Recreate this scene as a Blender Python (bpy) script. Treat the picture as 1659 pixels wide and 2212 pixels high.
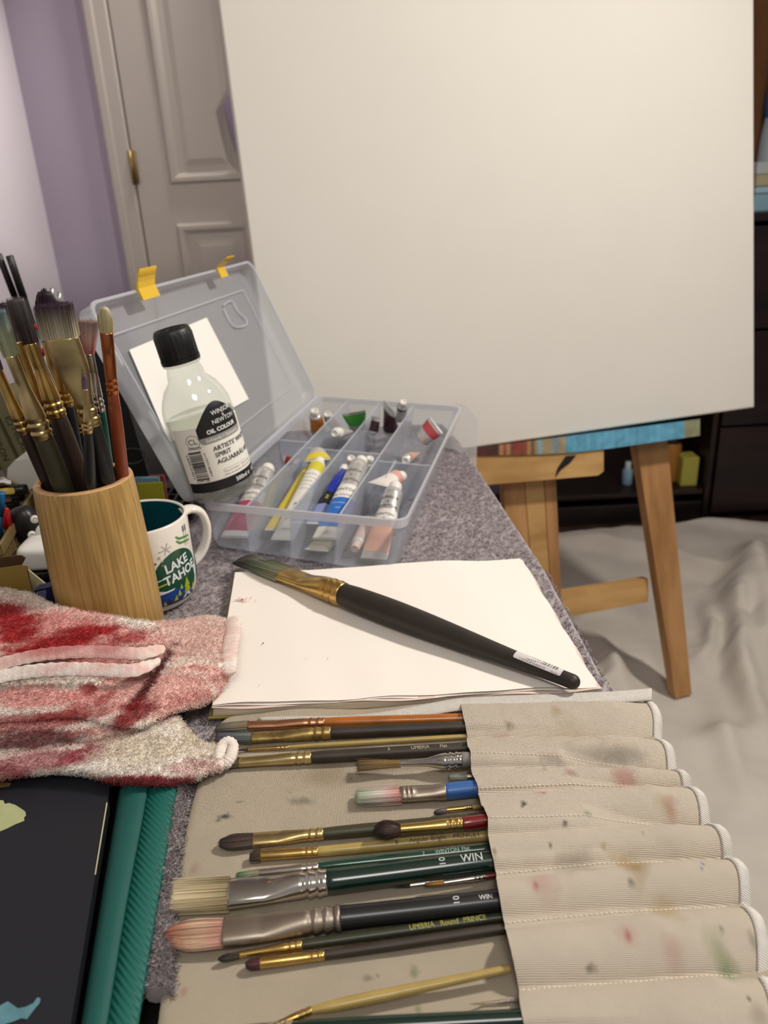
import bpy, bmesh, math, random
import numpy as np
from mathutils import Vector, Matrix
random.seed(7); rng=np.random.default_rng(7)
for o in list(bpy.data.objects): bpy.data.objects.remove(o)
scene=bpy.context.scene; COL=scene.collection
R=math.radians
# ---------------------------------------------------------------- camera
W,H=1659,2212; FPX=1660.0; PITCH,ROLL,CAMZ=22.7,3.0,0.37
def _axes():
    p,r=R(PITCH),R(ROLL)
    f=np.array([0,math.cos(p),-math.sin(p)]); x0=np.array([1.,0,0]); u0=np.array([0,math.sin(p),math.cos(p)])
    return f,math.cos(r)*x0-math.sin(r)*u0,math.sin(r)*x0+math.cos(r)*u0
FW,RT,UP=_axes(); CP=np.array([0,0,CAMZ])
cd=bpy.data.cameras.new('camera'); cam=bpy.data.objects.new('camera',cd); COL.objects.link(cam)
cd.sensor_fit='VERTICAL'; cd.sensor_height=36.0; cd.sensor_width=27.0; cd.lens=36.0*FPX/H
cd.clip_start=0.02; cd.clip_end=50
m=Matrix.Identity(4)
for i in range(3): m[i][0]=RT[i]; m[i][1]=UP[i]; m[i][2]=-FW[i]; m[i][3]=CP[i]
cam.matrix_world=m; scene.camera=cam
cd.dof.use_dof=True; cd.dof.focus_distance=0.56; cd.dof.aperture_fstop=8.8
# aperture diameter = lens/fstop (mm)
# ---------------------------------------------------------------- world, lamps, exposure
vs=scene.view_settings; vs.view_transform='Standard'; vs.look='None'; vs.gamma=1.0; vs.use_curve_mapping=False; vs.exposure=0.0
w=bpy.data.worlds.new('world'); scene.world=w; w.use_nodes=True
bg=w.node_tree.nodes['Background']; bg.inputs[0].default_value=(1.0,0.96,0.92,1); bg.inputs[1].default_value=0.29
def area(name,loc,target,size,power,col,shape='DISK'):
    l=bpy.data.lights.new(name,'AREA'); l.shape=shape; l.size=size; l.energy=power; l.color=col
    o=bpy.data.objects.new(name,l); COL.objects.link(o); o.location=loc
    o.rotation_euler=(Vector(target)-Vector(loc)).to_track_quat('-Z','Y').to_euler(); return o
area('ceiling_lamp_key',(1.12,0.85,1.35),(0.0,0.45,0.0),0.16,29,(1.0,0.94,0.87))
area('ceiling_lamp_rear',(0.15,-0.65,1.6),(0.1,1.2,0.0),0.6,12.5,(1.0,0.97,0.92))
wl=area('left_wall_fill',(-0.35,2.62,1.62),(-1.085,2.2,0.2),0.10,4.6,(1.0,0.93,0.88)); wl.data.spread=R(70)  # added light that brightens the left wall
# ---------------------------------------------------------------- pixel helpers (points of the real planes)
def P(x,y,z=0.0):
    d=FW*FPX+RT*(x-W/2)+UP*(H/2-y); t=(z-CAMZ)/d[2]; return CP+t*d
def PY(x,y,Y):
    d=FW*FPX+RT*(x-W/2)+UP*(H/2-y); return CP+Y/d[1]*d
def proj(p):
    v=np.asarray(p)-CP; dz=v@FW; return W/2+FPX*(v@RT)/dz, H/2-FPX*(v@UP)/dz, dz
def mpp(p): return float((np.asarray(p)-CP)@FW)/FPX      # metres per pixel at p
# ---------------------------------------------------------------- colours and materials
def C(h):
    h=h.lstrip('#'); v=[int(h[i:i+2],16)/255 for i in (0,2,4)]
    return tuple((c/12.92 if c<=0.04045 else ((c+0.055)/1.055)**2.4) for c in v)
MATS={}
def mat(name,col='#808080',rough=0.5,metal=0.0,spec=0.5,alpha=1.0,trans=0.0,coat=0.0,vcol=False,var=0.0,vscale=40,bump=0.0,bscale=300,bkind='noise',stretch=(1,1,1),sss=0,emit=0,sheen=0):
    if name in MATS: return MATS[name]
    m=bpy.data.materials.new(name); m.use_nodes=True; nt=m.node_tree; b=nt.nodes['Principled BSDF']; N=nt.nodes.new; L=nt.links.new
    c=C(col) if isinstance(col,str) else col
    b.inputs['Base Color'].default_value=(*c,1); b.inputs['Roughness'].default_value=rough; b.inputs['Metallic'].default_value=metal
    b.inputs['Specular IOR Level'].default_value=spec; b.inputs['Alpha'].default_value=alpha; b.inputs['Transmission Weight'].default_value=trans
    b.inputs['Coat Weight'].default_value=coat; b.inputs['Sheen Weight'].default_value=sheen
    if emit: b.inputs['Emission Color'].default_value=(*c,1); b.inputs['Emission Strength'].default_value=emit
    src=None
    if vcol:
        a=N('ShaderNodeAttribute'); a.attribute_name='Col'; src=a.outputs['Color']
    if var>0 or bump>0:
        tc=N('ShaderNodeTexCoord'); mp=N('ShaderNodeMapping'); mp.inputs['Scale'].default_value=stretch; L(tc.outputs['Object'],mp.inputs['Vector'])
    if var>0:
        n=N('ShaderNodeTexNoise'); n.inputs['Scale'].default_value=vscale; n.inputs['Detail'].default_value=6; L(mp.outputs[0],n.inputs['Vector'])
        r=N('ShaderNodeMapRange'); r.inputs[1].default_value=0.3; r.inputs[2].default_value=0.7; r.inputs[3].default_value=1-var; r.inputs[4].default_value=1+var*0.5
        L(n.outputs[0],r.inputs[0])
        mx=N('ShaderNodeVectorMath'); mx.operation='SCALE'; L(r.outputs[0],mx.inputs['Scale'])
        if src: L(src,mx.inputs[0])
        else: mx.inputs[0].default_value=c
        src=mx.outputs[0]
    if src: L(src,b.inputs['Base Color'])
    if bump>0:
        bp=N('ShaderNodeBump'); bp.inputs['Strength'].default_value=bump; bp.inputs['Distance'].default_value=0.001
        if bkind=='weave':
            outs=[]
            for d in ('X','Y'):
                wv=N('ShaderNodeTexWave'); wv.wave_type='BANDS'; wv.bands_direction=d; wv.inputs['Scale'].default_value=bscale; wv.inputs['Distortion'].default_value=1.6; wv.inputs['Detail'].default_value=2; wv.inputs['Detail Scale'].default_value=0.6
                L(mp.outputs[0],wv.inputs['Vector']); outs.append(wv.outputs['Fac'])
            a=N('ShaderNodeMath'); a.operation='ADD'; L(outs[0],a.inputs[0]); L(outs[1],a.inputs[1]); ho=a.outputs[0]
            if src:                                   # base colour darker in the gaps of the weave
                mr=N('ShaderNodeMapRange'); mr.inputs[1].default_value=0.2; mr.inputs[2].default_value=1.6; mr.inputs[3].default_value=0.86; mr.inputs[4].default_value=1.05; L(ho,mr.inputs[0])
                m2=N('ShaderNodeVectorMath'); m2.operation='SCALE'; L(src,m2.inputs[0]); L(mr.outputs[0],m2.inputs['Scale']); L(m2.outputs[0],b.inputs['Base Color'])
        elif bkind=='herring':
            wv=N('ShaderNodeTexWave'); wv.wave_type='BANDS'; wv.bands_direction='DIAGONAL'; wv.inputs['Scale'].default_value=bscale; L(mp.outputs[0],wv.inputs['Vector']); ho=wv.outputs['Fac']
        else:
            n2=N('ShaderNodeTexNoise'); n2.inputs['Scale'].default_value=bscale; n2.inputs['Detail'].default_value=4; L(mp.outputs[0],n2.inputs['Vector']); ho=n2.outputs[0]
        L(ho,bp.inputs['Height']); L(bp.outputs[0],b.inputs['Normal'])
    MATS[name]=m; return m
def wood(name,c1,c2,scale=30,stretch=(1,1,0.06),rough=0.5,bump=0.1):
    if name in MATS: return MATS[name]
    m=bpy.data.materials.new(name); m.use_nodes=True; nt=m.node_tree; b=nt.nodes['Principled BSDF']; N=nt.nodes.new; L=nt.links.new
    tc=N('ShaderNodeTexCoord'); mp=N('ShaderNodeMapping'); mp.inputs['Scale'].default_value=stretch; L(tc.outputs['Object'],mp.inputs['Vector'])
    n=N('ShaderNodeTexNoise'); n.inputs['Scale'].default_value=scale; n.inputs['Detail'].default_value=8; n.inputs['Distortion'].default_value=0.4; L(mp.outputs[0],n.inputs['Vector'])
    cr=N('ShaderNodeValToRGB'); cr.color_ramp.elements[0].position=0.35; cr.color_ramp.elements[0].color=(*C(c1),1); cr.color_ramp.elements[1].position=0.66; cr.color_ramp.elements[1].color=(*C(c2),1)
    L(n.outputs[0],cr.inputs[0]); L(cr.outputs[0],b.inputs['Base Color']); b.inputs['Roughness'].default_value=rough
    bp=N('ShaderNodeBump'); bp.inputs['Strength'].default_value=bump; bp.inputs['Distance'].default_value=0.0005; L(n.outputs[0],bp.inputs['Height']); L(bp.outputs[0],b.inputs['Normal'])
    MATS[name]=m; return m
def clear(name,tint='#ffffff',rough=0.05,ior=1.45,body=0.0,bodycol='#ffffff'):
    """thin clear wall: straight-through light plus Fresnel gloss, with some milky body"""
    if name in MATS: return MATS[name]
    m=bpy.data.materials.new(name); m.use_nodes=True; nt=m.node_tree; N=nt.nodes.new; L=nt.links.new
    nt.nodes.remove(nt.nodes['Principled BSDF']); out=nt.nodes['Material Output']
    t=N('ShaderNodeBsdfTransparent'); t.inputs[0].default_value=(*C(tint),1)
    g=N('ShaderNodeBsdfGlossy'); g.inputs['Roughness'].default_value=rough; g.inputs[0].default_value=(1,1,1,1)
    fr=N('ShaderNodeFresnel'); ge=N('ShaderNodeNewGeometry'); mr=N('ShaderNodeMapRange'); mr.inputs[3].default_value=ior; mr.inputs[4].default_value=1/ior
    L(ge.outputs['Backfacing'],mr.inputs[0]); L(mr.outputs[0],fr.inputs[0])      # a thin wall reflects alike from both sides
    base=t.outputs[0]
    if body>0:
        d=N('ShaderNodeBsdfDiffuse'); d.inputs[0].default_value=(*C(bodycol),1)
        tl=N('ShaderNodeBsdfTranslucent'); tl.inputs[0].default_value=(*C(bodycol),1)
        m1=N('ShaderNodeMixShader'); m1.inputs[0].default_value=0.5; L(d.outputs[0],m1.inputs[1]); L(tl.outputs[0],m1.inputs[2])
        m2=N('ShaderNodeMixShader'); m2.inputs[0].default_value=body; L(base,m2.inputs[1]); L(m1.outputs[0],m2.inputs[2]); base=m2.outputs[0]
    mx=N('ShaderNodeMixShader'); L(fr.outputs[0],mx.inputs[0]); L(base,mx.inputs[1]); L(g.outputs[0],mx.inputs[2]); L(mx.outputs[0],out.inputs[0])
    MATS[name]=m; return m
# ---------------------------------------------------------------- mesh helpers
def nrm(v): v=np.asarray(v,float); return v/max(1e-12,np.linalg.norm(v))
def build(name,V,F,m,parent=None,cols=None,smooth=True,idx=None,loc=None):
    V=np.asarray(V,float).reshape(-1,3)
    org=np.array(parent['_o']) if parent is not None else (np.zeros(3) if loc is None else np.asarray(loc,float))
    me=bpy.data.meshes.new(name)
    if isinstance(F,np.ndarray):
        n,k=F.shape; me.vertices.add(len(V)); me.vertices.foreach_set('co',(V-org).ravel())
        me.loops.add(n*k); me.loops.foreach_set('vertex_index',F.astype(np.int32).ravel())
        me.polygons.add(n); me.polygons.foreach_set('loop_start',np.arange(0,n*k,k,dtype=np.int32)); me.update(calc_edges=True)
    else: me.from_pydata((V-org).tolist(),[],F); me.update()
    me.polygons.foreach_set('use_smooth',[smooth]*len(me.polygons))
    ms=m if isinstance(m,(list,tuple)) else [m]
    for x in ms: me.materials.append(x)
    if idx is not None: me.polygons.foreach_set('material_index',np.asarray(idx,dtype=np.int32))
    if cols is not None:
        a=me.color_attributes.new('Col','FLOAT_COLOR','POINT'); c=np.ones((len(V),4)); c[:,:3]=np.asarray(cols,float); a.data.foreach_set('color',c.ravel())
    me.validate()
    o=bpy.data.objects.new(name,me); COL.objects.link(o)
    if parent is not None: o.parent=parent
    else: o.location=org
    o['_o']=[float(x) for x in org]
    return o
class MB:
    def __init__(s): s.V=[];s.F=[];s.K=[];s.I=[]
    def n(s): return len(s.V)
    def add(s,V,F,col=(1,1,1),mi=0):
        k=len(s.V); s.V+= [tuple(v) for v in V]; s.F+=[tuple(i+k for i in f) for f in F]; s.I+=[mi]*len(F)
        if len(col)==len(V) and not isinstance(col[0],(int,float)): s.K+=[tuple(c) for c in col]
        else: s.K+=[tuple(col)]*len(V)
    def box(s,c,size,rot=None,col=(1,1,1),mi=0,bev=0.0):
        if bev>0:
            bm=bmesh.new(); bmesh.ops.create_cube(bm,size=1)
            for v in bm.verts: v.co=Vector((v.co.x*size[0],v.co.y*size[1],v.co.z*size[2]))
            bmesh.ops.bevel(bm,geom=list(bm.edges),offset=bev,segments=2,affect='EDGES',profile=0.5)
            bm.verts.index_update(); V=np.array([v.co[:] for v in bm.verts]); F=[tuple(v.index for v in f.verts) for f in bm.faces]; bm.free()
        else:
            V=np.array([(x,y,z) for x in(-.5,.5) for y in(-.5,.5) for z in(-.5,.5)])*np.array(size)
            F=[(0,1,3,2),(4,6,7,5),(0,4,5,1),(2,3,7,6),(0,2,6,4),(1,5,7,3)]
        if rot is not None: V=V@np.asarray(rot).T
        s.add(V+np.asarray(c),F,col,mi); return s
    def hexa(s,b,t,col=(1,1,1),mi=0):
        """solid from a bottom and a top polygon (same count, any ring order)"""
        n=len(b); V=list(b)+list(t); F=[tuple(range(n))[::-1],tuple(range(n,2*n))]+[(i,(i+1)%n,n+(i+1)%n,n+i) for i in range(n)]
        s.add(V,F,col,mi); return s
    def loft(s,rings,cap0=True,cap1=True,col=(1,1,1),mi=0,closed=True):
        """rings: list of (n,3); col may be one per ring"""
        n=len(rings[0]); V=[p for r in rings for p in r]; F=[]
        for i in range(len(rings)-1):
            for j in range(n if closed else n-1):
                a=i*n+j; b=i*n+(j+1)%n; F.append((a,b,b+n,a+n))
        if cap0 and closed: F.append(tuple(range(n))[::-1])
        if cap1 and closed: F.append(tuple(range((len(rings)-1)*n,len(rings)*n)))
        if isinstance(col,list): kk=[c for c in col for _ in range(n)]
        else: kk=col
        s.add(V,F,kk,mi); return s
    def tube(s,pts,r,n=8,col=(1,1,1),mi=0,cap=True):
        pts=[np.asarray(p,float) for p in pts]; rs=r if isinstance(r,(list,tuple,np.ndarray)) else [r]*len(pts); rings=[]; u=None
        for i,p in enumerate(pts):
            t=nrm(pts[min(i+1,len(pts)-1)]-pts[max(i-1,0)])
            if u is None: u=nrm(np.cross(t,(0,0,1) if abs(t[2])<0.9 else (1,0,0)))
            u=nrm(u-t*(u@t)); v=np.cross(t,u)
            rings.append([p+rs[i]*(math.cos(a)*u+math.sin(a)*v) for a in np.linspace(0,2*math.pi,n,endpoint=False)])
        return s.loft(rings,cap,cap,col,mi)
    def lathe(s,prof,n=32,M=None,cap0=False,cap1=False,col=(1,1,1),mi=0,flute=0,famp=0.0):
        """prof: (r,z) pairs about local z; M: 4x4 or None"""
        rings=[]
        for r,z in prof:
            rg=[]
            for k in range(n):
                a=2*math.pi*k/n; rr=r*(1+famp*(1 if (k%2) else -1)) if flute else r
                rg.append((rr*math.cos(a),rr*math.sin(a),z))
            rings.append(np.array(rg))
        if M is not None: rings=[(np.asarray(M)[:3,:3]@r.T).T+np.asarray(M)[:3,3] for r in rings]
        return s.loft(rings,cap0,cap1,col,mi)
    def ob(s,name,m,parent=None,smooth=True,loc=None,usecol=True):
        return build(name,s.V,s.F,m,parent,s.K if usecol else None,smooth,s.I,loc)
def root(name,loc,label,cat,group=None):
    o=bpy.data.objects.new(name,None); COL.objects.link(o); o.location=[float(v) for v in loc]; o['_o']=[float(v) for v in loc]
    o.empty_display_size=0.02; return tag(o,label,cat,group)
def tag(o,label,cat,group=None):
    o['label']=label; o['category']=cat
    if group: o['group']=group
    return o
def struct(o): o['kind']='structure'; return o
def stuff(o): o['kind']='stuff'; return o
def crm(P,ts):
    """Catmull-Rom through rows of points"""
    P=np.asarray(P,float); n=len(P); out=[]
    for t in ts:
        x=t*(n-1); i=min(int(x),n-2); f=x-i
        p0,p1,p2,p3=P[max(i-1,0)],P[i],P[i+1],P[min(i+2,n-1)]
        out.append(0.5*((2*p1)+(-p0+p2)*f+(2*p0-5*p1+4*p2-p3)*f*f+(-p0+3*p1-3*p2+p3)*f**3))
    return np.array(out)
def grid_faces(nu,nv):
    i,j=np.meshgrid(np.arange(nu-1),np.arange(nv-1),indexing='ij'); a=(i*nv+j).ravel()
    return np.stack([a,a+1,a+nv+1,a+nv],1)
def noise2(x,y,scale,seed=0,octv=4):
    g=np.random.default_rng(seed); o=np.zeros_like(np.asarray(x,float)); amp=1;tot=0
    for k in range(octv):
        for _ in range(4):
            a=g.uniform(0,2*math.pi); f=scale*(2**k)*g.uniform(.7,1.3); o=o+amp*np.sin((x*math.cos(a)+y*math.sin(a))*f+g.uniform(0,6.28))/4
        tot+=amp; amp*=.55
    return o/tot*1.6
def text2d(s,size=1.0,align='CENTER',shear=0.0,bold=0.0):
    cu=bpy.data.curves.new('text','FONT'); cu.body=s; cu.size=size; cu.align_x=align; cu.align_y='CENTER'; cu.shear=shear; cu.resolution_u=3; cu.offset=bold
    o=bpy.data.objects.new('text',cu); COL.objects.link(o); dg=bpy.context.evaluated_depsgraph_get(); me=bpy.data.meshes.new_from_object(o.evaluated_get(dg))
    V=[(v.co.x,v.co.y) for v in me.vertices]; F=[tuple(p.vertices) for p in me.polygons]
    bpy.data.objects.remove(o); bpy.data.meshes.remove(me); bpy.data.curves.remove(cu); return np.array(V).reshape(-1,2),F
def decal2d(poly,res):
    """flat polygon cut along a grid so that it can be bent onto a curved face"""
    bm=bmesh.new(); f=bm.faces.new([bm.verts.new((x,y,0)) for x,y in poly])
    xs=[p[0] for p in poly]; ys=[p[1] for p in poly]
    for ax,lo,hi in((0,min(xs),max(xs)),(1,min(ys),max(ys))):
        c=math.ceil(lo/res)*res
        while c<hi:
            no=(1,0,0) if ax==0 else (0,1,0); co=(c,0,0) if ax==0 else (0,c,0)
            bmesh.ops.bisect_plane(bm,geom=bm.verts[:]+bm.edges[:]+bm.faces[:],plane_co=co,plane_no=no,dist=1e-9); c+=res
    bmesh.ops.triangulate(bm,faces=[f for f in bm.faces if len(f.verts)>4])
    bm.verts.index_update(); V=np.array([v.co[:2] for v in bm.verts]); F=[tuple(v.index for v in f.verts) for f in bm.faces]; bm.free(); return V,F
def planemap(o,u,v,off=0.0):
    o=np.asarray(o,float);u=nrm(u);v=nrm(v);n=np.cross(u,v)
    return lambda q:(o+q[:,:1]*u+q[:,1:2]*v+n*off)
def tufts(name,pts,nor,cols,m,parent,length,rad,lean=0.6,segs=2,seed=1,arc=False):
    """short curved three-sided fibres standing on a surface, as one mesh"""
    g=np.random.default_rng(seed); n=len(pts); pts=np.asarray(pts);nor=np.asarray(nor)
    rd=g.normal(size=(n,3)); tn=rd-nor*np.sum(rd*nor,1,keepdims=True); tn/=np.linalg.norm(tn,axis=1,keepdims=True)+1e-9; bn=np.cross(nor,tn)
    ln=length*g.uniform(.6,1.3,(n,1)); V=[];K=[]
    for s in range(segs+1):
        t=s/segs
        if arc: c=pts+tn*ln*(t-.5)+nor*(ln*.45*math.sin(math.pi*t)+rad*.3)+bn*ln*.25*np.sin(math.pi*t*1.0)*g.choice([-1,1],(n,1)); r=rad*(0.75+0.25*math.sin(math.pi*t))
        else: c=pts+nor*ln*t*(1-.35*lean*t)+tn*ln*lean*t*t; r=rad*(1-.6*t)
        for k in range(3):
            a=2*math.pi*k/3;
            V.append(c+r*(math.cos(a)*bn+math.sin(a)*(nor if arc else tn)))
            K.append(cols)
    S=(segs+1)*3; V=np.stack(V,1).reshape(-1,3); K=np.stack(K,1).reshape(-1,3)
    f=[]
    for s in range(segs):
        for k in range(3): f.append((s*3+k,s*3+(k+1)%3,s*3+3+(k+1)%3,s*3+3+k))
    f=np.array(f); F=(np.arange(n)[:,None,None]*S+f[None]).reshape(-1,4)
    return stuff(build(name,V,F,m,parent,K,True))
# ================================================================ SETTING
FL=-0.75
M_lil=mat('wall_lilac_paint','#ada2b3',0.85,var=0.03,vscale=3); M_white=mat('ceiling_paint','#ddd8cf',0.9)
def slab(name,lo,hi,m,parent=None):
    b=MB(); lo=np.array(lo,float);hi=np.array(hi,float); b.box((lo+hi)/2,hi-lo); return b.ob(name,m,parent,False)
WY=2.8; WX=-1.085
M_floor=wood('floor_boards','#2a1c14','#4a3324',12,(1,0.1,1),0.45)
fb=MB()
for k in range(30):
    x=-1.2+k*0.13
    fb.box((x+0.064,0.8,FL-0.012),(0.127,4.4,0.024))
struct(fb.ob('floor',M_floor,None,False))
struct(slab('wall_back',(WX-0.1,WY,FL),(2.7,WY+0.1,1.75),M_lil))
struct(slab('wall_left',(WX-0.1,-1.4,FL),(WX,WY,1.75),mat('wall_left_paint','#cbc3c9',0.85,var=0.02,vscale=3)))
struct(slab('wall_right',(2.6,-1.4,FL),(2.7,WY,1.75),M_lil))
struct(slab('ceiling',(WX-0.1,-1.4,1.75),(2.7,WY+0.1,1.83),M_white))
struct(slab('baseboard_back',(WX,WY-0.015,FL),(-0.83,WY,FL+0.1),M_white))
# door, casing, hinge
M_door=mat('door_paint','#b5ada4',0.55)
dx0=PY(240,0,WY)[0]-0.005; dx1=dx0+0.76
tr=MB(); tr.box(((dx0-0.043),WY-0.014,0.28),(0.075,0.028,2.06),bev=0.006); tr.box((dx0-0.062,WY-0.024,0.28),(0.03,0.02,2.06),bev=0.006)
struct(tr.ob('trim_1',M_door,None,False))
tr=MB(); tr.box((dx1+0.043,WY-0.014,0.28),(0.075,0.028,2.06),bev=0.006); struct(tr.ob('trim_2',M_door,None,False))
tr=MB(); tr.box(((dx0+dx1)/2,WY-0.014,1.345),(0.91,0.028,0.075),bev=0.006); struct(tr.ob('trim_3',M_door,None,False))
d=slab('door_1',(dx0,WY-0.02,FL+0.01),(dx1,WY+0.01,1.3),M_door); struct(d)
def panel(x0,x1,z0,z1):
    b=MB(); y=WY-0.02; q=[(x0,z0),(x1,z0),(x1,z1),(x0,z1)]
    def ring(i,dy): return np.array([(x0+i,y+dy,z0+i),(x1-i,y+dy,z0+i),(x1-i,y+dy,z1-i),(x0+i,y+dy,z1-i)])
    b.loft([ring(-0.004,0),ring(0.004,-0.012),ring(0.016,-0.012),ring(0.03,-0.001),ring(0.05,-0.001),ring(0.07,-0.008)],False,True)
    return b.ob('panel',M_door,d,False)
pz=PY(400,395,WY)[2]
for a,b_ in((dx0+0.115,dx0+0.36),(dx0+0.40,dx1-0.115)):
    panel(a,b_,pz,1.15); panel(a,b_,FL+0.2,pz-0.13)
M_brass=mat('aged_brass','#8a7448',0.4,0.8)
hp=PY(287,362,WY); hg=MB(); hg.box((dx0-0.004,WY-0.024,hp[2]),(0.03,0.006,0.10),bev=0.002); hg.tube([(dx0-0.004,WY-0.032,hp[2]-0.05),(dx0-0.004,WY-0.032,hp[2]+0.05)],0.006,8)
hg.ob('hinge',M_brass,d)
# mauve form added for the purple shading of the door panel
hk=PY(512,150,WY-0.03); sc_=MB(); pts=[(512,150,16),(504,190,26),(493,225,34),(512,275,40),(516,330,28),(524,360,10)]
rings=[]
for (x,y,wd) in pts:
    c=PY(x+22,y,WY-0.06); r=wd*1.0*mpp(c)
    rings.append(np.array([c+np.array([r*math.cos(a)*1.0,0.35*r*math.sin(a)+0.003*math.sin(5*a),0]) for a in np.linspace(0,6.283,20,endpoint=False)]))
sc_.loft(rings); tag(sc_.ob('panel_shade',mat('mauve_shade','#8c7c92',0.9),None,True,loc=hk),'mauve shape put in for shading on the white door, half behind the canvas','panel_shade')
# ---------------------------------------------------------------- desk
M_desk=wood('dark_desk','#0c0a09','#1c1614',20,(1,0.1,1),0.45)
dk=root('desk',(-0.3,0.65,FL),'dark desk under the grey bath towel, holding all the art supplies','desk')
top=[(-0.95,0.05),(0.165,0.05),(0.163,0.5),(0.156,0.72),(0.118,1.16),(0.10,1.285),(-0.95,1.285)]
b=MB(); b.hexa([(x,y,-0.04) for x,y in top],[(x,y,-0.0085) for x,y in top]); b.ob('desk_top',M_desk,dk,False)
for lx,ly in((-0.9,0.1),(0.10,0.1),(0.05,1.22),(-0.9,1.22)):
    b=MB(); b.box((lx,ly,(FL-0.04)/2+.012),(0.05,0.05,-FL-0.065),bev=0.004); b.ob('leg',M_desk,dk,False)
# ---------------------------------------------------------------- canvas and easel
CA=P(608,1027,-0.1); CB=P(1630,880,-0.1); CE=nrm(CB-CA); CN=np.array([-CE[1],CE[0],0]); LEAN=R(11)
CU=math.cos(LEAN)*np.array([0,0,1])+math.sin(LEAN)*CN; CW=float(np.linalg.norm(CB-CA)); CF=np.cross(CE,CU)   # CF points to the viewer
def PC(x,y,off=0.0):
    """point of the easel's leaning plane, off metres behind the canvas face"""
    d=FW*FPX+RT*(x-W/2)+UP*(H/2-y); o=CA-CF*off; t=((o-CP)@CF)/(d@CF); return CP+t*d
def CQ(s,t,off=0.0): return CA+CE*s+CU*t-CF*off
CH=0.95; TH=0.02
cv=root('canvas',CQ(CW/2,0,TH/2),'large blank white stretched canvas standing on the wooden easel','canvas')
M_cv=mat('primed_canvas','#d3cec4',0.8,var=0.015,vscale=8,bump=0.15,bscale=900)
def cring(i,off): return np.array([CQ(i,i,off),CQ(CW-i,i,off),CQ(CW-i,CH-i,off),CQ(i,CH-i,off)])
b=MB(); b.loft([cring(0.0,TH),cring(0.0,0.003),cring(0.001,0.001),cring(0.003,0.0)],False,True); b.ob('canvas_cloth',M_cv,cv,False)
M_pine=wood('pine_strip','#9a7443','#b98d57',25,(1,1,1))
for q in ([(0.005,0.005),(CW-.005,.005),(CW-.005,.045),(.005,.045)],[(0.005,CH-.045),(CW-.005,CH-.045),(CW-.005,CH-.005),(.005,CH-.005)],[(0.005,.046),(.045,.046),(.045,CH-.046),(.005,CH-.046)],[(CW-.045,.046),(CW-.005,.046),(CW-.005,CH-.046),(CW-.045,CH-.046)]):
    b=MB(); b.hexa([CQ(s,t,TH*0.3) for s,t in q],[CQ(s,t,TH+.001) for s,t in q]); b.ob('stretcher_bar',M_pine,cv,False)
ez=root('easel',P(1437,1585,FL),'wooden easel with paint-smeared tray holding the blank canvas','easel')
M_w1=wood('easel_wood','#94683d','#b88a58',22,(1,1,0.08)); M_w2=wood('easel_wood_pale','#a57c48','#c59c62',22,(0.08,1,1))
def plank(name,quad,off,th,m=None,bev=0.003):
    b=MB(); q=[PC(x,y,off) for x,y in quad]; b.hexa([p-CF*th for p in q],q); return b.ob(name,m or M_w1,ez,False)
def toflr(x0,y0,x1,y1,off,lift=0.007):       # pixel where the plane's line meets the floor
    a=PC(x0,y0,off);c=PC(x1,y1,off); d=c-a; t=(FL+lift-a[2])/d[2]; return proj(a+d*t)[:2]
O=0.03
fl_=toflr(1375,955,1443,1400,O); fr_=toflr(1441,950,1502,1580,O)
plank('leg',[(1372,940),(1440,935),fr_,fl_],O,0.026)
# the left leg mirrors the right one about the mast, mostly behind the desk
def mir(p,off):
    q=PC(p[0],p[1],off); s=(q-CA)@CE; sm=(PC(1150,1050,off)-CA)@CE; return proj(q-CE*2*(s-sm))[:2]
plank('leg',[mir((1372,940),O),mir((1440,935),O),mir(fr_,O),mir(fl_,O)],O,0.026)
for x0,x1,x2,x3,c in((1081,1122,1108,1152,M_w1),(1124,1172,1154,1192,M_w2),(1174,1210,1194,1217,M_w1)):
    b0=toflr(x0,1060,x2 if x0<1100 else x2,1330,O); b1=toflr(x1,1060,x3,1330,O)
    q=[PC(x0,1040,O),PC(x1,1038,O)]; low=[PC(x3,1335,O),PC(x2,1338,O)]
    dz=lambda a,c_:a+(c_-a)*((-0.62-a[2])/(c_[2]-a[2]))
    q2=[q[0]+CU*0.75,q[1]+CU*0.75,dz(q[1],low[0]),dz(q[0],low[1])]
    b=MB(); b.hexa([p-CF*0.02 for p in q2],q2); b.ob('mast_board',c,ez,False)
plank('crossbar',[(1190,1283),(1400,1250),(1400,1300),(1190,1340)],O+0.027,0.02,M_w2)
plank('ledge',[(980,982),(1290,950),(1304,962),(1304,1018),(1292,1027),(1000,1052)],-0.012,0.04,M_w2)
b=MB(); q=[PC(x,y,-0.014) for x,y in((1205,1010),(1222,985),(1244,983),(1232,998),(1212,1013),(1200,1030))]; b.hexa(q,[p+CF*0.002 for p in q]); b.ob('knot',mat('black_mark','#15120f',0.5),ez,False)
# paint-smeared tray directly under the canvas
n=70; b=MB(); t0,t1=0.12,0.86; V=[];K=[]
for i in range(n+1):
    f=i/n; x=985+(1512-985)*f
    yt=973+(905-973)*f; yb=yt+10+34*math.sin(min(1,f*1.5)*math.pi/2)-8*f; g=rng.uniform(-.08,.08)
    if f<0.18: c=np.array(C('#4a2a22'))+0.08*np.array([max(0,g*6),0,0])
    elif f<0.32: c=np.array(C(random.choice(['#8c3a34','#a88456','#6b4a30'])))
    elif f<0.45: c=np.array(C(random.choice(['#9a8a68','#7c8a8c','#7aa0b0'])))
    else: c=np.array(C('#5f9fba'))*(1+2*g) if f<0.93 else np.array(C('#8a8a6a'))
    for off,yy in((-0.016,yt),(-0.016,yb),(0.05,yb),(0.05,yt)): V.append(PC(x,yy,off)); K.append(np.clip(c,0,1))
F=[(0,1,2,3),(n*4+3,n*4+2,n*4+1,n*4)]
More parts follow.
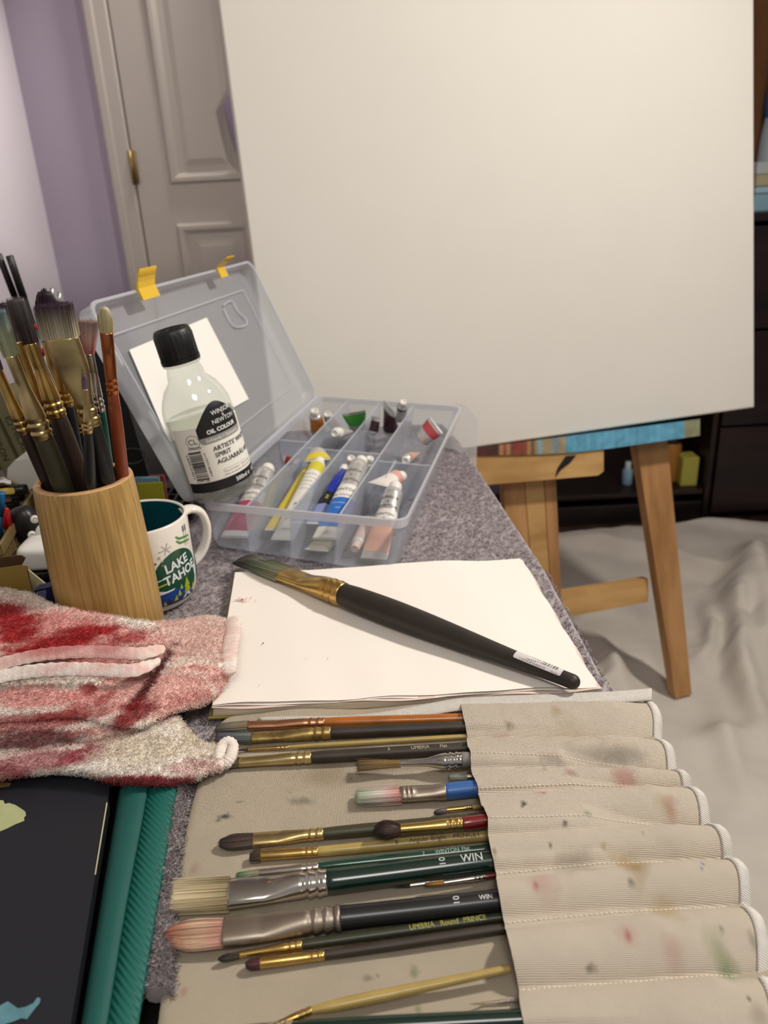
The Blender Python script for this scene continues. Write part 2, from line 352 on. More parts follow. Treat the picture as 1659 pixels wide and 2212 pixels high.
for i in range(n):
    for k in range(4): a=i*4+k; c_=i*4+(k+1)%4; F.append((a,a+4,c_+4,c_))
build('paint_tray',V,F,mat('painted_wood','#ffffff',0.5,vcol=True,var=0.25,vscale=60),ez,K,False)
# ---------------------------------------------------------------- drop cloth on the floor
nu,nv=200,200; xs=np.linspace(0.0,1.75,nu); ys=np.linspace(0.62,2.38,nv); X,Y=np.meshgrid(xs,ys,indexing='ij')
def ridge(px0,px1,wd,h):
    a=P(*px0,FL)[:2];c=P(*px1,FL)[:2]; d=c-a; L=np.linalg.norm(d); d/=L; s=(X-a[0])*d[0]+(Y-a[1])*d[1]; t=-(X-a[0])*d[1]+(Y-a[1])*d[0]
    return h*np.exp(-(t/wd)**2)*np.clip((s+.1)/.2,0,1)*np.clip((L+.1-s)/.2,0,1)
Z=0.010+0.010*np.abs(noise2(X,Y,5,3))+0.004*noise2(X,Y,16,4)
for a,c,wd,h in(((1230,1180),(1440,1215),.03,.03),((1440,1215),(1600,1275),.03,.035),((1330,1470),(1250,1600),.03,.03),((1560,1300),(1600,1480),.03,.045),((1600,1480),(1650,1560),.03,.04),((1290,1400),(1340,1480),.025,.03),((1520,1330),(1530,1440),.02,.03),((1500,1420),(1600,1700),.03,.02),((1620,1210),(1590,1330),.05,.07),((1640,1290),(1650,1480),.05,.06),((1520,1620),(1659,1600),.03,.02),((1250,1110),(1659,1150),.04,.012)):
    Z+=ridge(a,c,wd,h)
for fx,fy in((1475,1585),mir((1475,1585),0.03)):          # the cloth lies pressed flat under the easel's feet
    p_=PC(fx,fy,0.03); k_=np.exp(-(((X-p_[0])**2+(Y-p_[1])**2)/.12**2)**2); Z=Z*(1-k_)+.003*k_
Zb=FL+Z*1.45-.0035; V=np.stack([X+0.02*noise2(Y,X,9,8),Y+0.03*noise2(X,Y,7,9),Zb],-1).reshape(-1,3)
V=np.concatenate([V,np.stack([X,Y,np.full_like(X,FL+0.001)],-1).reshape(-1,3)[:0]])
tag(build('drop_cloth',V,grid_faces(nu,nv)[:,::-1].copy(),mat('drop_cloth_canvas','#cdc5b9',0.9,var=0.10,vscale=9,bump=0.2,bscale=500),None,None,True,loc=(0.9,1.6,FL)),'crumpled cream drop cloth spread on the floor under the easel','drop cloth')
# ---------------------------------------------------------------- dark cabinet and the things about it
CY=2.45; ctop=PY(1650,458,CY)[2]; cx0=PY(1130,1050,CY)[0]
M_dark=wood('dark_cabinet_wood','#140b0a','#2c1a17',14,(0.1,1,1),0.4)
cb=root('cabinet',(1.3,2.6,FL),'dark brown wooden cabinet standing against the wall behind the easel','cabinet')
zb=FL+0.02
def cbox(name,lo,hi):
    lo=np.array(lo,float);hi=np.array(hi,float); b=MB(); b.box((lo+hi)/2,hi-lo,bev=0.004); return b.ob(name,M_dark,cb,False)
nx=PY(1530,1000,CY)[0]
cbox('cabinet_top',(cx0-.02,CY-.015,ctop-.025),(2.2,WY-.02,ctop)); cbox('side_panel',(cx0,CY,FL),(cx0+.02,WY-.03,ctop-.026)); cbox('side_panel',(nx,CY,FL),(nx+.02,WY-.05,ctop-.026)); cbox('side_panel',(2.17,CY,FL),(2.19,WY-.03,ctop-.026))
cbox('back_panel',(cx0+.021,WY-.045,FL),(2.169,WY-.03,ctop-.026)); shz=-0.635
cbox('shelf',(cx0+.021,CY+.01,shz-.02),(nx-.001,WY-.051,shz)); cbox('plinth',(cx0+.021,CY+.01,FL),(nx-.001,CY+.03,FL+.07))
for k in range(3):
    z0=FL+.03+k*(ctop-.03-FL-.03)/3; z1=z0+(ctop-.03-FL-.03)/3-.008
    dr=cbox('drawer',(nx+.024,CY-.012,z0),(2.165,CY+.3,z1))
    kb=MB(); c=((nx+2.165)/2,CY-.012,(z0+z1)/2); kb.tube([c,(c[0],CY-.028,c[2])],[.006,.014],10); kb.ob('knob',M_brass,dr)
def simple_box(name,lo,hi,m,label,cat,group=None,bev=0.004,lidm=None):
    lo=np.array(lo,float);hi=np.array(hi,float); r=root(name,((lo+hi)/2)*[1,1,0]+[0,0,lo[2]],label,cat,group)
    b=MB(); h=hi-lo
    if lidm is None: b.box((lo+hi)/2,h,bev=bev); b.ob('body',m,r,False)
    else:
        b.box((lo[0]/2+hi[0]/2,lo[1]/2+hi[1]/2,lo[2]+h[2]*.35),(h[0],h[1],h[2]*.7),bev=bev); b.ob('body',m,r,False)
        b=MB(); b.box((lo[0]/2+hi[0]/2,lo[1]/2+hi[1]/2,lo[2]+h[2]*.86),(h[0]*.96,h[1]*.96,h[2]*.26),bev=bev); b.ob('lid',lidm,r,False)
    return r
def onpx(x0,x1,y0,Y,zb,dep):
    """box whose front face covers columns x0..x1 down to zb and up to row y0"""
    a=PY(x0,y0,Y);c=PY(x1,y0,Y); return (a[0],Y,zb),(c[0],Y+dep,a[2])
CT=ctop
lo,hi=onpx(1633,1720,404,CY+.03,CT,.16); simple_box('storage_box',lo,hi,mat('pale_blue_plastic','#9cc6d6',0.4),'pale blue storage box on top of the dark cabinet','box',lidm=mat('pale_blue_lid','#b9dbe6',0.4))
z2=hi[2]; lo2,hi2=onpx(1636,1700,378,CY+.05,z2+.001,.12); simple_box('paper_stack',lo2,hi2,mat('cream_paper','#cbbf98',0.8),'cream stack of paper lying on the pale blue box','paper')
lo3,hi3=onpx(1638,1690,350,CY+.06,hi2[2]+.001,.10); simple_box('white_tray',lo3,hi3,mat('white_plastic','#d3dadb',0.4),'white tray on top of the cream paper stack','tray')
# blue glass table lamp-like vase behind, on the cabinet
vb=PY(1668,352,CY+.25); vt=PY(1664,150,CY+.25); hgt=vt[2]-CT; vx=vb[0]+.008
vr=root('vase',(vx,CY+.25,CT),'tall blue and white vase on the cabinet beside the canvas edge','vase')
b=MB(); Mv=Matrix.Translation((vx,CY+.25,CT)); f=(PY(1660,255,CY+.25)[2]-CT)
b.lathe([(.035,0),(.05,.02),(.055,f*.5),(.052,f*.8),(.045,f)],28,np.array(Mv),cap0=True); b.ob('lower_band',mat('white_glaze','#c9d6dc',0.15),vr)
b=MB(); b.lathe([(.045,f),(.05,f+.02),(.05,hgt*.85),(.03,hgt*.96),(.022,hgt)],28,np.array(Mv)); b.ob('upper_band',mat('blue_glaze','#2b6ea6',0.15),vr)
# brown curtain at the far right
nu,nv=60,12; V=[]
for i in range(nu):
    for j in range(nv):
        x=PY(1610,100,WY-.05)[0]+i*.018; V.append((x,WY-.04+.018*math.sin(i*1.1)+.004*math.sin(i*2.7),CT+.004+(1.7-CT)*j/(nv-1)))
tag(build('curtain',V,grid_faces(nu,nv),mat('brown_curtain_cloth','#8a5f3c',0.9,var=.2,vscale=6),None,None,True,loc=(1.5,WY-.04,CT)),'brown curtain hanging behind the dark cabinet, right of the canvas','curtain')
# small things on the cabinet shelf seen between the easel legs
S=shz+.0005
lo,hi=onpx(1476,1512,990,CY+.04,S,.07); simple_box('carton',lo,hi,mat('yellow_green_card','#b3ad4c',0.6),'yellow-green carton on the cabinet shelf beside the easel leg','carton')
c=PY(1457,985,CY+.07); r=root('jar',(c[0],c[1]+.02,S),'orange jar with dark lid on the cabinet shelf beside the easel leg','jar'); hh=PY(1457,935,CY+.09)[2]-S
b=MB(); T=np.array(Matrix.Translation((c[0],CY+.11,S))); b.lathe([(.034,0),(.036,.01),(.036,hh*.72),(.028,hh*.8)],20,T,cap0=True); b.ob('body',mat('orange_label','#a9702c',0.5),r)
b=MB(); b.lathe([(.03,hh*.78),(.031,hh*.8),(.031,hh),(.0,hh)],20,T); b.ob('lid',mat('black_plastic','#141414',0.4),r)
c=PY(1364,1020,CY+.05); r=root('bottle',(c[0],CY+.09,S),'small pale blue bottle on the cabinet shelf left of the easel leg','bottle'); hh=.085
T=np.array(Matrix.Translation((c[0],CY+.09,S))); b=MB(); b.lathe([(.016,0),(.018,.004),(.018,.055),(.009,.065)],18,T,cap0=True); b.ob('body',mat('pale_blue_gloss','#8fb4c8',0.2),r)
b=MB(); b.lathe([(.010,.063),(.010,hh),(0,hh)],14,T); b.ob('cap',mat('white_plastic','#d3dadb',0.4),r)
# ================================================================ ON THE DESK
# ---------------------------------------------------------------- grey bath towel
M_terry=mat('grey_terry','#8d8486',0.95,vcol=True,bump=0.5,bscale=700,sheen=0.3)
lb=[P(345,2150,0),P(352,2050,0),P(364,1900,0),P(380,1740,0),P(392,1600,0),P(400,1480,0),P(300,1340,0),np.array([-.33,.80,0]),np.array([-.27,.90,0]),np.array([-.19,.97,0]),np.array([-.19,1.275,0])]
ly=[p[1] for p in lb]; lx=[p[0] for p in lb]
def tw_left(y): return np.interp(y,ly,lx)
def tw_right(y): return np.interp(y,[0.05,.5,.72,1.16,1.275],[.168,.166,.159,.121,.103])
def tw_z(x,y): return -0.0048+0.0009*noise2(x,y,45,11)+0.0006*noise2(x,y,120,12)
TUFT_P=[];TUFT_N=[];TUFT_C=[]
nu,nv=150,260; ys=np.linspace(lb[0][1],1.275,nv); V=np.zeros((nu,nv,3))
for j,y in enumerate(ys):
    xl,xr=tw_left(y),tw_right(y)
    for i in range(nu):
        f=i/(nu-1)
        if f<=.86:
            x=xl+(xr-xl)*f/.86; z=float(tw_z(x,y)); e=(x-xl)
            if e<.012: z+=.003*math.sin(math.pi*min(1,e/.012))-.002*(1-e/.012)
            V[i,j]=(x,y,z)
        else:
            g=(f-.86)/.14; a=min(1,g/.2)*math.pi/2; dn=max(0,g-.2)*.14; wob=.006*math.sin(y*38)+.004*math.sin(y*81+1)
            V[i,j]=(xr+.005*math.sin(a)+wob*min(1,dn*14)+.002,y,-.0048-.005*(1-math.cos(a))-dn)
cb_=np.array(C('#9b9193'))
K=cb_*(1+0.10*noise2(V[:,:,0],V[:,:,1],70,5))[...,None]
tw=root('bath_towel',(-.02,.75,-.003),'grey terry bath towel spread over the desk under the sketch pad and paint box','towel')
build('cloth',V.reshape(-1,3),grid_faces(nu,nv)[:,::-1].copy(),M_terry,tw,K.reshape(-1,3))
M_pile=mat('grey_terry_pile','#8d8486',0.95,vcol=True)
g=np.random.default_rng(5); n=52000
yy=g.uniform(lb[0][1],1.27,n); ff=g.uniform(0,1,n); xx=tw_left(yy)+(tw_right(yy)+.003-tw_left(yy))*ff
keep=~((yy>.27)&(yy<.47)&(xx>-.118))&~((yy>.52)&(yy<.70)&(xx>-.13)&(xx<.13))
xx,yy=xx[keep],yy[keep]
# the hanging side and the bumpy left hem get their own loops
hy=g.uniform(.42,.72,2600); hz=-.006-g.uniform(0,.08,2600); hx=tw_right(hy)+.0075
zz=tw_z(xx,yy)+.0008
el=(xx-tw_left(yy)); zz+=np.where(el<.012,.003*np.sin(np.pi*np.clip(el/.012,0,1)),0)
pts=np.concatenate([np.stack([xx,yy,zz],1),np.stack([hx,hy,hz],1)])
nor=np.concatenate([np.tile([0,0,1.],(len(xx),1)),np.tile([1.,0,0],(len(hx),1))])
cc=cb_*g.uniform(.72,1.28,(len(pts),1))
tufts('loop_pile',pts,nor,cc,M_pile,tw,.0040,.00042,seed=3,arc=True)
# fluffy rolled hem along the brush roll
hem=[P(x,y,.003) for x,y in((343,2150),(346,2100),(350,2050),(356,1980),(362,1900),(370,1820),(378,1740),(388,1660),(393,1600))]
hp_=crm(hem,np.linspace(0,1,120)); tt=np.linspace(0,1,120); rr=[.0052*(1+.22*math.sin(i*.55)+.12*math.sin(i*1.3)) for i in range(120)]
b=MB(); b.tube(hp_,rr,10,col=tuple(cb_*.8)); b.ob('hem',M_terry,tw)
hn=3600; ti=g.uniform(0,118.9,hn); ii=ti.astype(int); base=hp_[ii]+(hp_[ii+1]-hp_[ii])*(ti-ii)[:,None]; an=g.uniform(-.3,3.5,hn)
nr=np.stack([np.cos(an),np.zeros(hn),np.sin(an)],1); pp=base+nr*np.array(rr)[ii][:,None]
tufts('hem_pile',pp,nr,cb_*g.uniform(.6,1.5,(hn,1)),M_pile,tw,.0042,.0004,seed=9,lean=.9)
# ---------------------------------------------------------------- sketch pad
PT=.0085; pc=[P(508,1239,PT),P(1125,1208,PT),P(1289,1484,PT),P(459,1526,PT)]    # back left, back right, front right, front left
def PAD(u,v): return (pc[3]*(1-u)+pc[2]*u)*(1-v)+(pc[0]*(1-u)+pc[1]*u)*v
pad=root('sketch_pad',PAD(.5,.5)*[1,1,0],'open white sketch pad lying on the grey towel under the large brush','sketch pad')
M_pap=mat('drawing_paper','#ece4da',0.85,var=.012,vscale=12); M_edge=mat('paper_edges','#cdbfa6',0.9,var=.2,vscale=200,stretch=(.05,.05,14))
def padpoly(iu,iv,z): return [PAD(u,v)*[1,1,0]+[0,0,z] for u,v in((iu[0],iv[0]),(iu[1],iv[0]),(iu[1],iv[1]),(iu[0],iv[1]))]
b=MB(); b.hexa(padpoly((-.012,1.004),(-.022,1.0),.0),padpoly((-.012,1.004),(-.022,1.0),.0016)); b.ob('cover',mat('cover_board','#8d7d45',0.8,var=.15,vscale=60),pad,False)
b=MB(); b.hexa(padpoly((0,1.004),(-.012,1),.0017),padpoly((0.002,1.006),(-.008,1),.0068)); b.ob('page_block',M_edge,pad,False)
def sheet(name,z0,du,dv,m,seed,amp):
    nu,nv=80,60; V=np.zeros((nu,nv,3))
    for i in range(nu):
        for j in range(nv):
            u=i/(nu-1);v=j/(nv-1)
            p=PAD(u*(1+du)-du*.2,v*(1+dv)-dv)
            ez_=math.exp(-v/.10); eb=math.exp(-(1-v)/.10); er=math.exp(-(1-u)/.05)
            z=z0+amp*(.25+ez_+1.2*eb)*(.5+.5*math.sin(u*11+seed+1.5*v))+amp*.6*er*(.5+.5*math.sin(v*16+seed))
            z+=.0010*(.5+.5*math.sin(u*31+v*3+seed))*(.35+ez_*.6)
            z+=.0022*math.exp(-((u-.72)/.12)**2)*eb
            V[i,j]=(p[0]+.0009*math.sin(v*23+seed)*er,p[1]+.0012*math.sin(u*17+seed)*ez_,z)
    return build(name,V.reshape(-1,3),grid_faces(nu,nv)[:,::-1].copy(),m,pad)
sheet('loose_sheet',.0069,.010,.012,mat('pinkish_paper','#d9c2b8',0.85),2.2,.0005); sheet('loose_sheet',.0074,.006,.006,M_pap,.6,.0006); sheet('top_sheet',PT-.0002,0,0,M_pap,0,.0011)
b=MB(); g=np.random.default_rng(3)
for (x,y,r,c) in((568,1389,2.2,'#151515'),(708,1422,1.2,'#333'),(560,1480,1,'#444'),(660,1424,1,'#444')):
    c='#333333' if len(c)<7 else c
    p=P(x,y,PT+.0016); rr=r*mpp(p); b.add([p+[rr*math.cos(a),rr*math.sin(a),0] for a in np.linspace(0,6.28,8,endpoint=False)],[tuple(range(8))],C(c))
for k in range(26):
    p=P(526+g.normal()*8,1296+g.normal()*2.2,PT+.0016); rr=g.uniform(.6,2)*mpp(p); b.add([p+[rr*math.cos(a)*1.6,rr*math.sin(a),0] for a in np.linspace(0,6.28,7,endpoint=False)],[tuple(range(7))],C('#dfa9a6'))
stuff(b.ob('paint_specks',mat('specks','#ffffff',0.8,vcol=True),pad,False))
# ---------------------------------------------------------------- brush builder
METALS={'gold':mat('gold_ferrule','#cdaa66',0.27,1.0,var=.25,vscale=60),'pale_gold':mat('pale_gold_ferrule','#c6b07c',0.3,1.0,var=.3,vscale=60),'copper':mat('copper_ferrule','#c4764a',0.25,1.0,var=.15,vscale=60),'rose':mat('rose_copper_ferrule','#c08a68',0.35,1.0,var=.12,vscale=60),
 'silver':mat('nickel_ferrule','#c9c5be',0.16,1.0,var=.15,vscale=50),'matte':mat('matte_nickel_ferrule','#a69a8c',0.42,1.0,var=.08,vscale=40),'stain':mat('stained_gold_ferrule','#a58d57',0.4,.9,var=.55,vscale=110)}
def hmat(n,c,rough=.4,coat=.0,var=.12,metal=0): return mat('handle_'+n,c,rough,metal,coat=coat,var=var,vscale=70,stretch=(1,1,1))
HM={'dark':hmat('dark','#33291f',.5,var=.3),'brown':hmat('brown','#2a1a13',.45),'olive':hmat('olive','#3a3722',.45),'olive2':hmat('olive2','#2f3020',.4),'black':hmat('black','#121214',.38,.2),'green':hmat('green','#0b3a2a',.22,.5,.05),'dgreen':hmat('dgreen','#08251c',.22,.5,.05),
 'orange':hmat('orange','#a8601c',.35,.3,.2),'rust':hmat('rust','#7a3312',.35,.4,.15),'nat':hmat('nat','#a8904f',.4,.2,.15),'red':hmat('red','#6d0f12',.25,.5,.05),'grey':hmat('grey','#77706a',.5,0,.05),'blue':hmat('blue','#2c5a9a',.4,.1,.04),'maroon':hmat('maroon','#5a1014',.3,.3,.05),'big':hmat('big','#272018',.55,0,.25)}
M_hair=mat('brush_hair','#ffffff',0.55,vcol=True)
def pw(p,px): return px*mpp(p)
def brush(label,pts,w,kind,fer,han,hair,tk=None,name='paintbrush',group=None,up=None,tail='cut',nfib=110,letter=None,crimp=2,grey_end=None,loc=None):
    """pts: tip, hair/ferrule joint, ferrule/handle joint, handle end (world points)
       w: metre widths (tip, joint, crimp, belly, end); tk: thickness at (tip, joint)"""
    tip,fs,hs,end=[np.asarray(p,float) for p in pts]; r=root(name,(fs+hs)/2 if loc is None else loc,label,'brush',group)
    T=nrm(end-tip); U=np.array([0,0,1.]) if up is None else np.asarray(up,float); Nn=nrm(U-T*(U@T)); B=np.cross(Nn,T)
    wt,wf,wc,wb,we=w; tt,tf=tk if tk else (min(wt,.004),min(wf,.006))
    def ring(c,a,bb,n=20,ex=1.0):
        out=[]
        for k in range(n):
            q=2*math.pi*k/n; cs,sn=math.cos(q),math.sin(q)
            out.append(c+B*a*math.copysign(abs(cs)**ex,cs)+Nn*bb*math.copysign(abs(sn)**ex,sn))
        return np.array(out)
    # ferrule: flat (or round) mouth, round crimped collar
    L=np.linalg.norm(hs-fs); rings=[]
    prof=[(0,wf/2,tf/2),(.02,wf/2*1.01,tf/2*1.02)]
    if kind in('flat','filbert','angle','fan','bright') and wf>.008: prof+=[(.30,wf/2*.98,tf/2*.97),(.36,wf/2*.97,tf/2*.85)]
    for f in(.45,.55,.65,.72):
        s=(f-.3)/.45; s=s*s*(3-2*s); prof.append((f,wf/2*(1-s)+wc/2*s,tf/2*(1-s)+wc/2*s))
    if kind=='bright': prof=[(0,wf/2,tf/2)]+[(f+.02*q,wf/2*(1.03 if q in(1,2) else 1),tf/2*(1.1 if q in(1,2) else 1)) for f in(.04,.14,.24) for q in range(4)]+[(.40,wf/2,tf/2),(.72,wc/2*.98,tf/2)]
    k=.76
    for _ in range(crimp):
        prof+=[(k,wc/2,wc/2),(k+.02,wc/2*.90,wc/2*.90),(k+.035,wc/2*.93,wc/2*.93),(k+.05,wc/2*1.06,wc/2*1.06),(k+.075,wc/2*1.06,wc/2*1.06),(k+.09,wc/2*.98,wc/2*.98)]; k+=.10
    prof+=[(.985,wc/2,wc/2),(1,wc/2*.98,wc/2*.98)]
    b=MB(); b.loft([ring(fs+(hs-fs)*f,a,c,20,.75 if (f<.4 and wf>.012) else 1) for f,a,c in prof]); b.ob('ferrule',METALS[fer],r)
    # handle
    Lh=np.linalg.norm(end-hs); b=MB(); prof=[(-.004,wc/2*.9),(.0,wc/2*.93),(.03,wc/2*.97)]
    for f in np.linspace(.06,1,22):
        if f<.22: s=f/.22; rad=wc/2*.97+(wb/2-wc/2*.97)*math.sin(s*math.pi/2)
        else: s=(f-.22)/.78; rad=wb/2+(we/2-wb/2)*(s*s*(3-2*s))
        prof.append((f,rad))
    if tail=='round':
        e=we/2; prof=[p for p in prof if p[0]<1-e/Lh]
        prof+=[(1-e/Lh+e/Lh*math.sin(a),e*math.cos(a)+1e-5) for a in np.linspace(0,math.pi/2,6)]
    ex=.55 if kind=='hex' else 1
    b.loft([ring(hs+(end-hs)*f,a,a if kind!='hex' else a*.45,20,ex) for f,a in prof]); ho=b.ob('handle',HM[han],r)
    r['_h']=1
    # hair: core plus single fibres
    g=np.random.default_rng(len(label)*37+int(abs(tip[0])*1e4)%997)
    ct,cm,cb0=[np.array(C(c)) for c in hair]
    Lb=np.linalg.norm(fs-tip); axis=nrm(tip-fs)
    def hw(t,s):       # half width along hair, t 0 at ferrule
        if kind in('filbert','round','liner'):
            bul=wt/2 if kind!='liner' else wf/2
            a=wf/2+(bul-wf/2)*math.sin(min(1,t/.5)*math.pi/2); return a*(math.sqrt(max(0,1-((t-.5)/.5)**2)) if t>.5 else 1) if kind!='liner' else a*(1-t*.95)
        return wf/2+(wt/2-wf/2)*t
    def th(t):
        if kind in('round','liner'): return hw(t,0)
        return tf/2*.9*(1-t)+tt/2*t*(1 if kind!='filbert' or t<.5 else 1)
    def colr(t,q):
        c=cb0+(cm-cb0)*min(1,t/.45) if t<.45 else cm+(ct-cm)*min(1,(t-.45)/.38); return np.clip(c*q,0,1)
    rings=[];kk=[]
    for t in(-.03,0,.15,.3,.45,.6,.75,.86,.93):
        rings.append(ring(fs+axis*Lb*t,max(hw(max(t,0),0)*.93,1e-5),max(th(max(t,0))*.85,1e-5),18)); kk.append(tuple(colr(max(t,0),.8)))
    b=MB(); b.loft(rings,col=kk); V=b.V;F=list(b.F);K=b.K
    for i in range(nfib):
        s=g.uniform(-1,1) if kind not in('round','liner') else g.normal()*.5; s=max(-1,min(1,s)); v=g.uniform(-1,1)
        if kind in('round','liner','filbert'): v*=math.sqrt(max(0,1-s*s))
        q=g.uniform(.6,1.3); tl=g.uniform(.88,1.02)*(1-.04*abs(s))
        if kind=='angle': tl*=1-(.5 if wf>.018 else .2)*(s+1)/2
        if kind=='filbert': tl*=.62+.38*math.sqrt(max(0,1-s*s))+.0
        if kind=='round': tl*=.75+.25*(1-s*s)
        rf=max(.00016,wf*.014); j1,j2=g.normal()*.02,g.normal()*.03; k0=len(V)
        for m_,t in enumerate((-.02,.35,.7,1.0)):
            t2=t*tl; a=hw(max(0,t2) if kind not in('filbert','round') else min(max(0,t2),.97),s); c=fs+axis*Lb*t2+B*(s*a*(1+j1*t)+j2*wf*.3*t*t)+Nn*(v*th(max(0,t2))*1.05)
            rr=rf*(1-.55*(m_/3)); cl=colr(max(0,t2),q)
            for z in range(3):
                an=2*math.pi*z/3; V.append(tuple(c+rr*(math.cos(an)*B+math.sin(an)*Nn))); K.append(tuple(cl))
        for m_ in range(3):
            for z in range(3): F.append((k0+m_*3+z,k0+m_*3+(z+1)%3,k0+m_*3+3+(z+1)%3,k0+m_*3+3+z))
    build('bristles',V,F,M_hair,r,K)
    if letter:         # (string, fraction along handle, size, colour, flip)
        for s_,f,sz,cl in letter:
            tv,tf_=text2d(s_,sz)
            if s_=='10': tv=np.stack([-tv[:,1],tv[:,0]],1)
            i=np.interp(f,[p[0] for p in prof],[p[1] for p in prof]); ctr=hs+(end-hs)*f
            sg=1 if T[0]>0 else -1; D=T*sg; Q=np.cross(Nn,D); ang0=R(24)
            VV=[]
            for x,y in tv:
                an=y/i-R(16); VV.append(ctr+D*x+Q*(i+.0001+sz*.06)*math.sin(an)+Nn*(i+.0001+sz*.06)*math.cos(an))
            o=build('lettering',VV,tf_,mat('ink_'+cl.lstrip('#'),cl,.5),ho,None,False)
    return r,ho
# ---------------------------------------------------------------- large brush on the pad
zb_=.0125
def tw4(pts,z): return [P(x,y,zz) for (x,y),zz in zip(pts,z)]
pts=tw4([(516,1204),(612,1239),(742,1284),(1252,1478)],[.0125,.016,.0220,.0180])
w_=(.0415,.0335,.024,.0255,.0145)
bb,bh=brush('large brush with wide gold ferrule, lying on the sketch pad',pts,(pw(pts[0],58),pw(pts[1],52),pw(pts[2],52),pw(pts[2],56),pw(pts[3],33)),'angle','gold','big',('#3a3027','#808a76','#aaa788'),(.003,.009),name='large_paintbrush',nfib=420,tail='round')
# sticker with bar code near the handle end
T=nrm(pts[3]-pts[2]); Nn=nrm(np.array([0,0,1])-T*T[2]); Q=np.cross(Nn,T)
def onh(f,x,y,off=.0002,rad=.0073):
    c=pts[2]+(pts[3]-pts[2])*f; a=y/rad+R(-8); return c+T*x+Q*(rad+off)*math.sin(a)+Nn*(rad+off)*math.cos(a)
def hrad(f): s=(f-.22)/.78; return (pw(pts[2],56)+(pw(pts[3],33)-pw(pts[2],56))*(s*s*(3-2*s)))/2
SX,SY=.0205,.0042; FS=.855
def stk(poly,off,m,name,par):
    V,F=decal2d(poly,.0015); return build(name,[onh(FS,x,y,off,hrad(FS+x/np.linalg.norm(pts[3]-pts[2]))) for x,y in V],F,m,par,None,False)
rr_=.0012; poly=[]
for cx,cy,a0 in((SX-rr_,SY-rr_,0),(-SX+rr_,SY-rr_,90),(-SX+rr_,-SY+rr_,180),(SX-rr_,-SY+rr_,270)): poly+=[(cx+rr_*math.cos(R(a0+k*30)),cy+rr_*math.sin(R(a0+k*30))) for k in range(4)]
st=stk(poly,.0003,mat('white_sticker','#cfc9c6',.5),'price_sticker',bb)
b=MB(); g=np.random.default_rng(4); x=-.0165
while x<.0165:
    wd=g.choice([.0003,.0006,.0009]);
    b.add([onh(FS,x,-.0004,.0005,hrad(FS+x/.38)),onh(FS,x+wd,-.0004,.0005,hrad(FS+x/.38)),onh(FS,x+wd,.0034-(.001 if g.random()<.3 else 0),.0005,hrad(FS+x/.38)),onh(FS,x,.0034,.0005,hrad(FS+x/.38))],[(0,1,2,3)]); x+=wd+g.choice([.0004,.0007,.001])
b.ob('bar_code',mat('ink_black','#0e0e10',.5),st,False)
for s_,sz,yy_,xx_ in(('PRINCETON ART & BRUSH CO.',.00175,-.0029,-.0045),('0 99516 17 4',.0015,-.0014,-.006),('Made in Japan',.0011,-.0034,.0150)):
    tv,tf_=text2d(s_,sz); build('lettering',[onh(FS,x+xx_,y+yy_,.0005,hrad(FS+(x+xx_)/.38)) for x,y in tv],tf_,MATS['ink_black'],st,None,False)
# ---------------------------------------------------------------- clear compartment box
BZ=.055; bc=[P(436,1084,BZ),P(876,1124,BZ),P(996,878,BZ),P(688,856,BZ)]     # front left, front right, back right, back left
bb0=[P(458,1184,0),P(852,1247,0)]; bb0+=[bc[2]+(bb0[1]-bc[1])*[.9,-.6,0],bc[3]+(bb0[0]-bc[0])*[.9,-.6,0]]      # the tray tapers to its base
def BX(u,v,z):
    p=(bc[0]*(1-u)+bc[1]*u)*(1-v)+(bc[3]*(1-u)+bc[2]*u)*v
    q=(bb0[0]*(1-u)+bb0[1]*u)*(1-v)+(bb0[3]*(1-u)+bb0[2]*u)*v; f=min(1,z/BZ); q=q*(1-f)+p*f; return np.array([q[0],q[1],z])
WU=np.linalg.norm(bc[1]-bc[0]); WV=np.linalg.norm(bc[3]-bc[0])
M_pl=clear('milky_clear_plastic','#f2f5fa',0.12,1.3,body=.29,bodycol='#dfe2e7'); M_lidp=clear('milky_lid_plastic','#eef1f6',0.15,1.3,body=.5,bodycol='#e3e6eb'); M_rim=clear('milky_clear_rim','#f4f5f8',0.15,1.3,body=.6,bodycol='#e8e9ee')
def rrect(i,rad,n=5):
    """rounded rectangle in box fractions, inset i metres"""
    iu,iv=i/WU,i/WV; ru,rv=rad/WU,rad/WV; out=[]
    for cu,cv_,a0 in((1-iu-ru,iv+rv,270),(1-iu-ru,1-iv-rv,0),(iu+ru,1-iv-rv,90),(iu+ru,iv+rv,180)):
        for k in range(n+1): a=R(a0+90*k/n); out.append((cu+ru*math.cos(a),cv_+rv*math.sin(a)))
    return out
bx=root('compartment_box',BX(.5,.5,0),'clear plastic compartment box with open lid, full of paint tubes','box')
ring=lambda i,z,rad=.014: np.array([BX(u,v,z) for u,v in rrect(i,rad)])
b=MB(); b.loft([ring(0.006,.0006),ring(.001,.003),ring(0,.012),ring(0,BZ-.009)],True,False); b.ob('tray',M_pl,bx,True)
b=MB(); b.loft([ring(0,BZ-.0088),ring(-.0022,BZ-.008),ring(-.0022,BZ),ring(.0012,BZ),ring(.0012,BZ-.0086)],False,False); b.ob('rim',M_rim,bx,False)
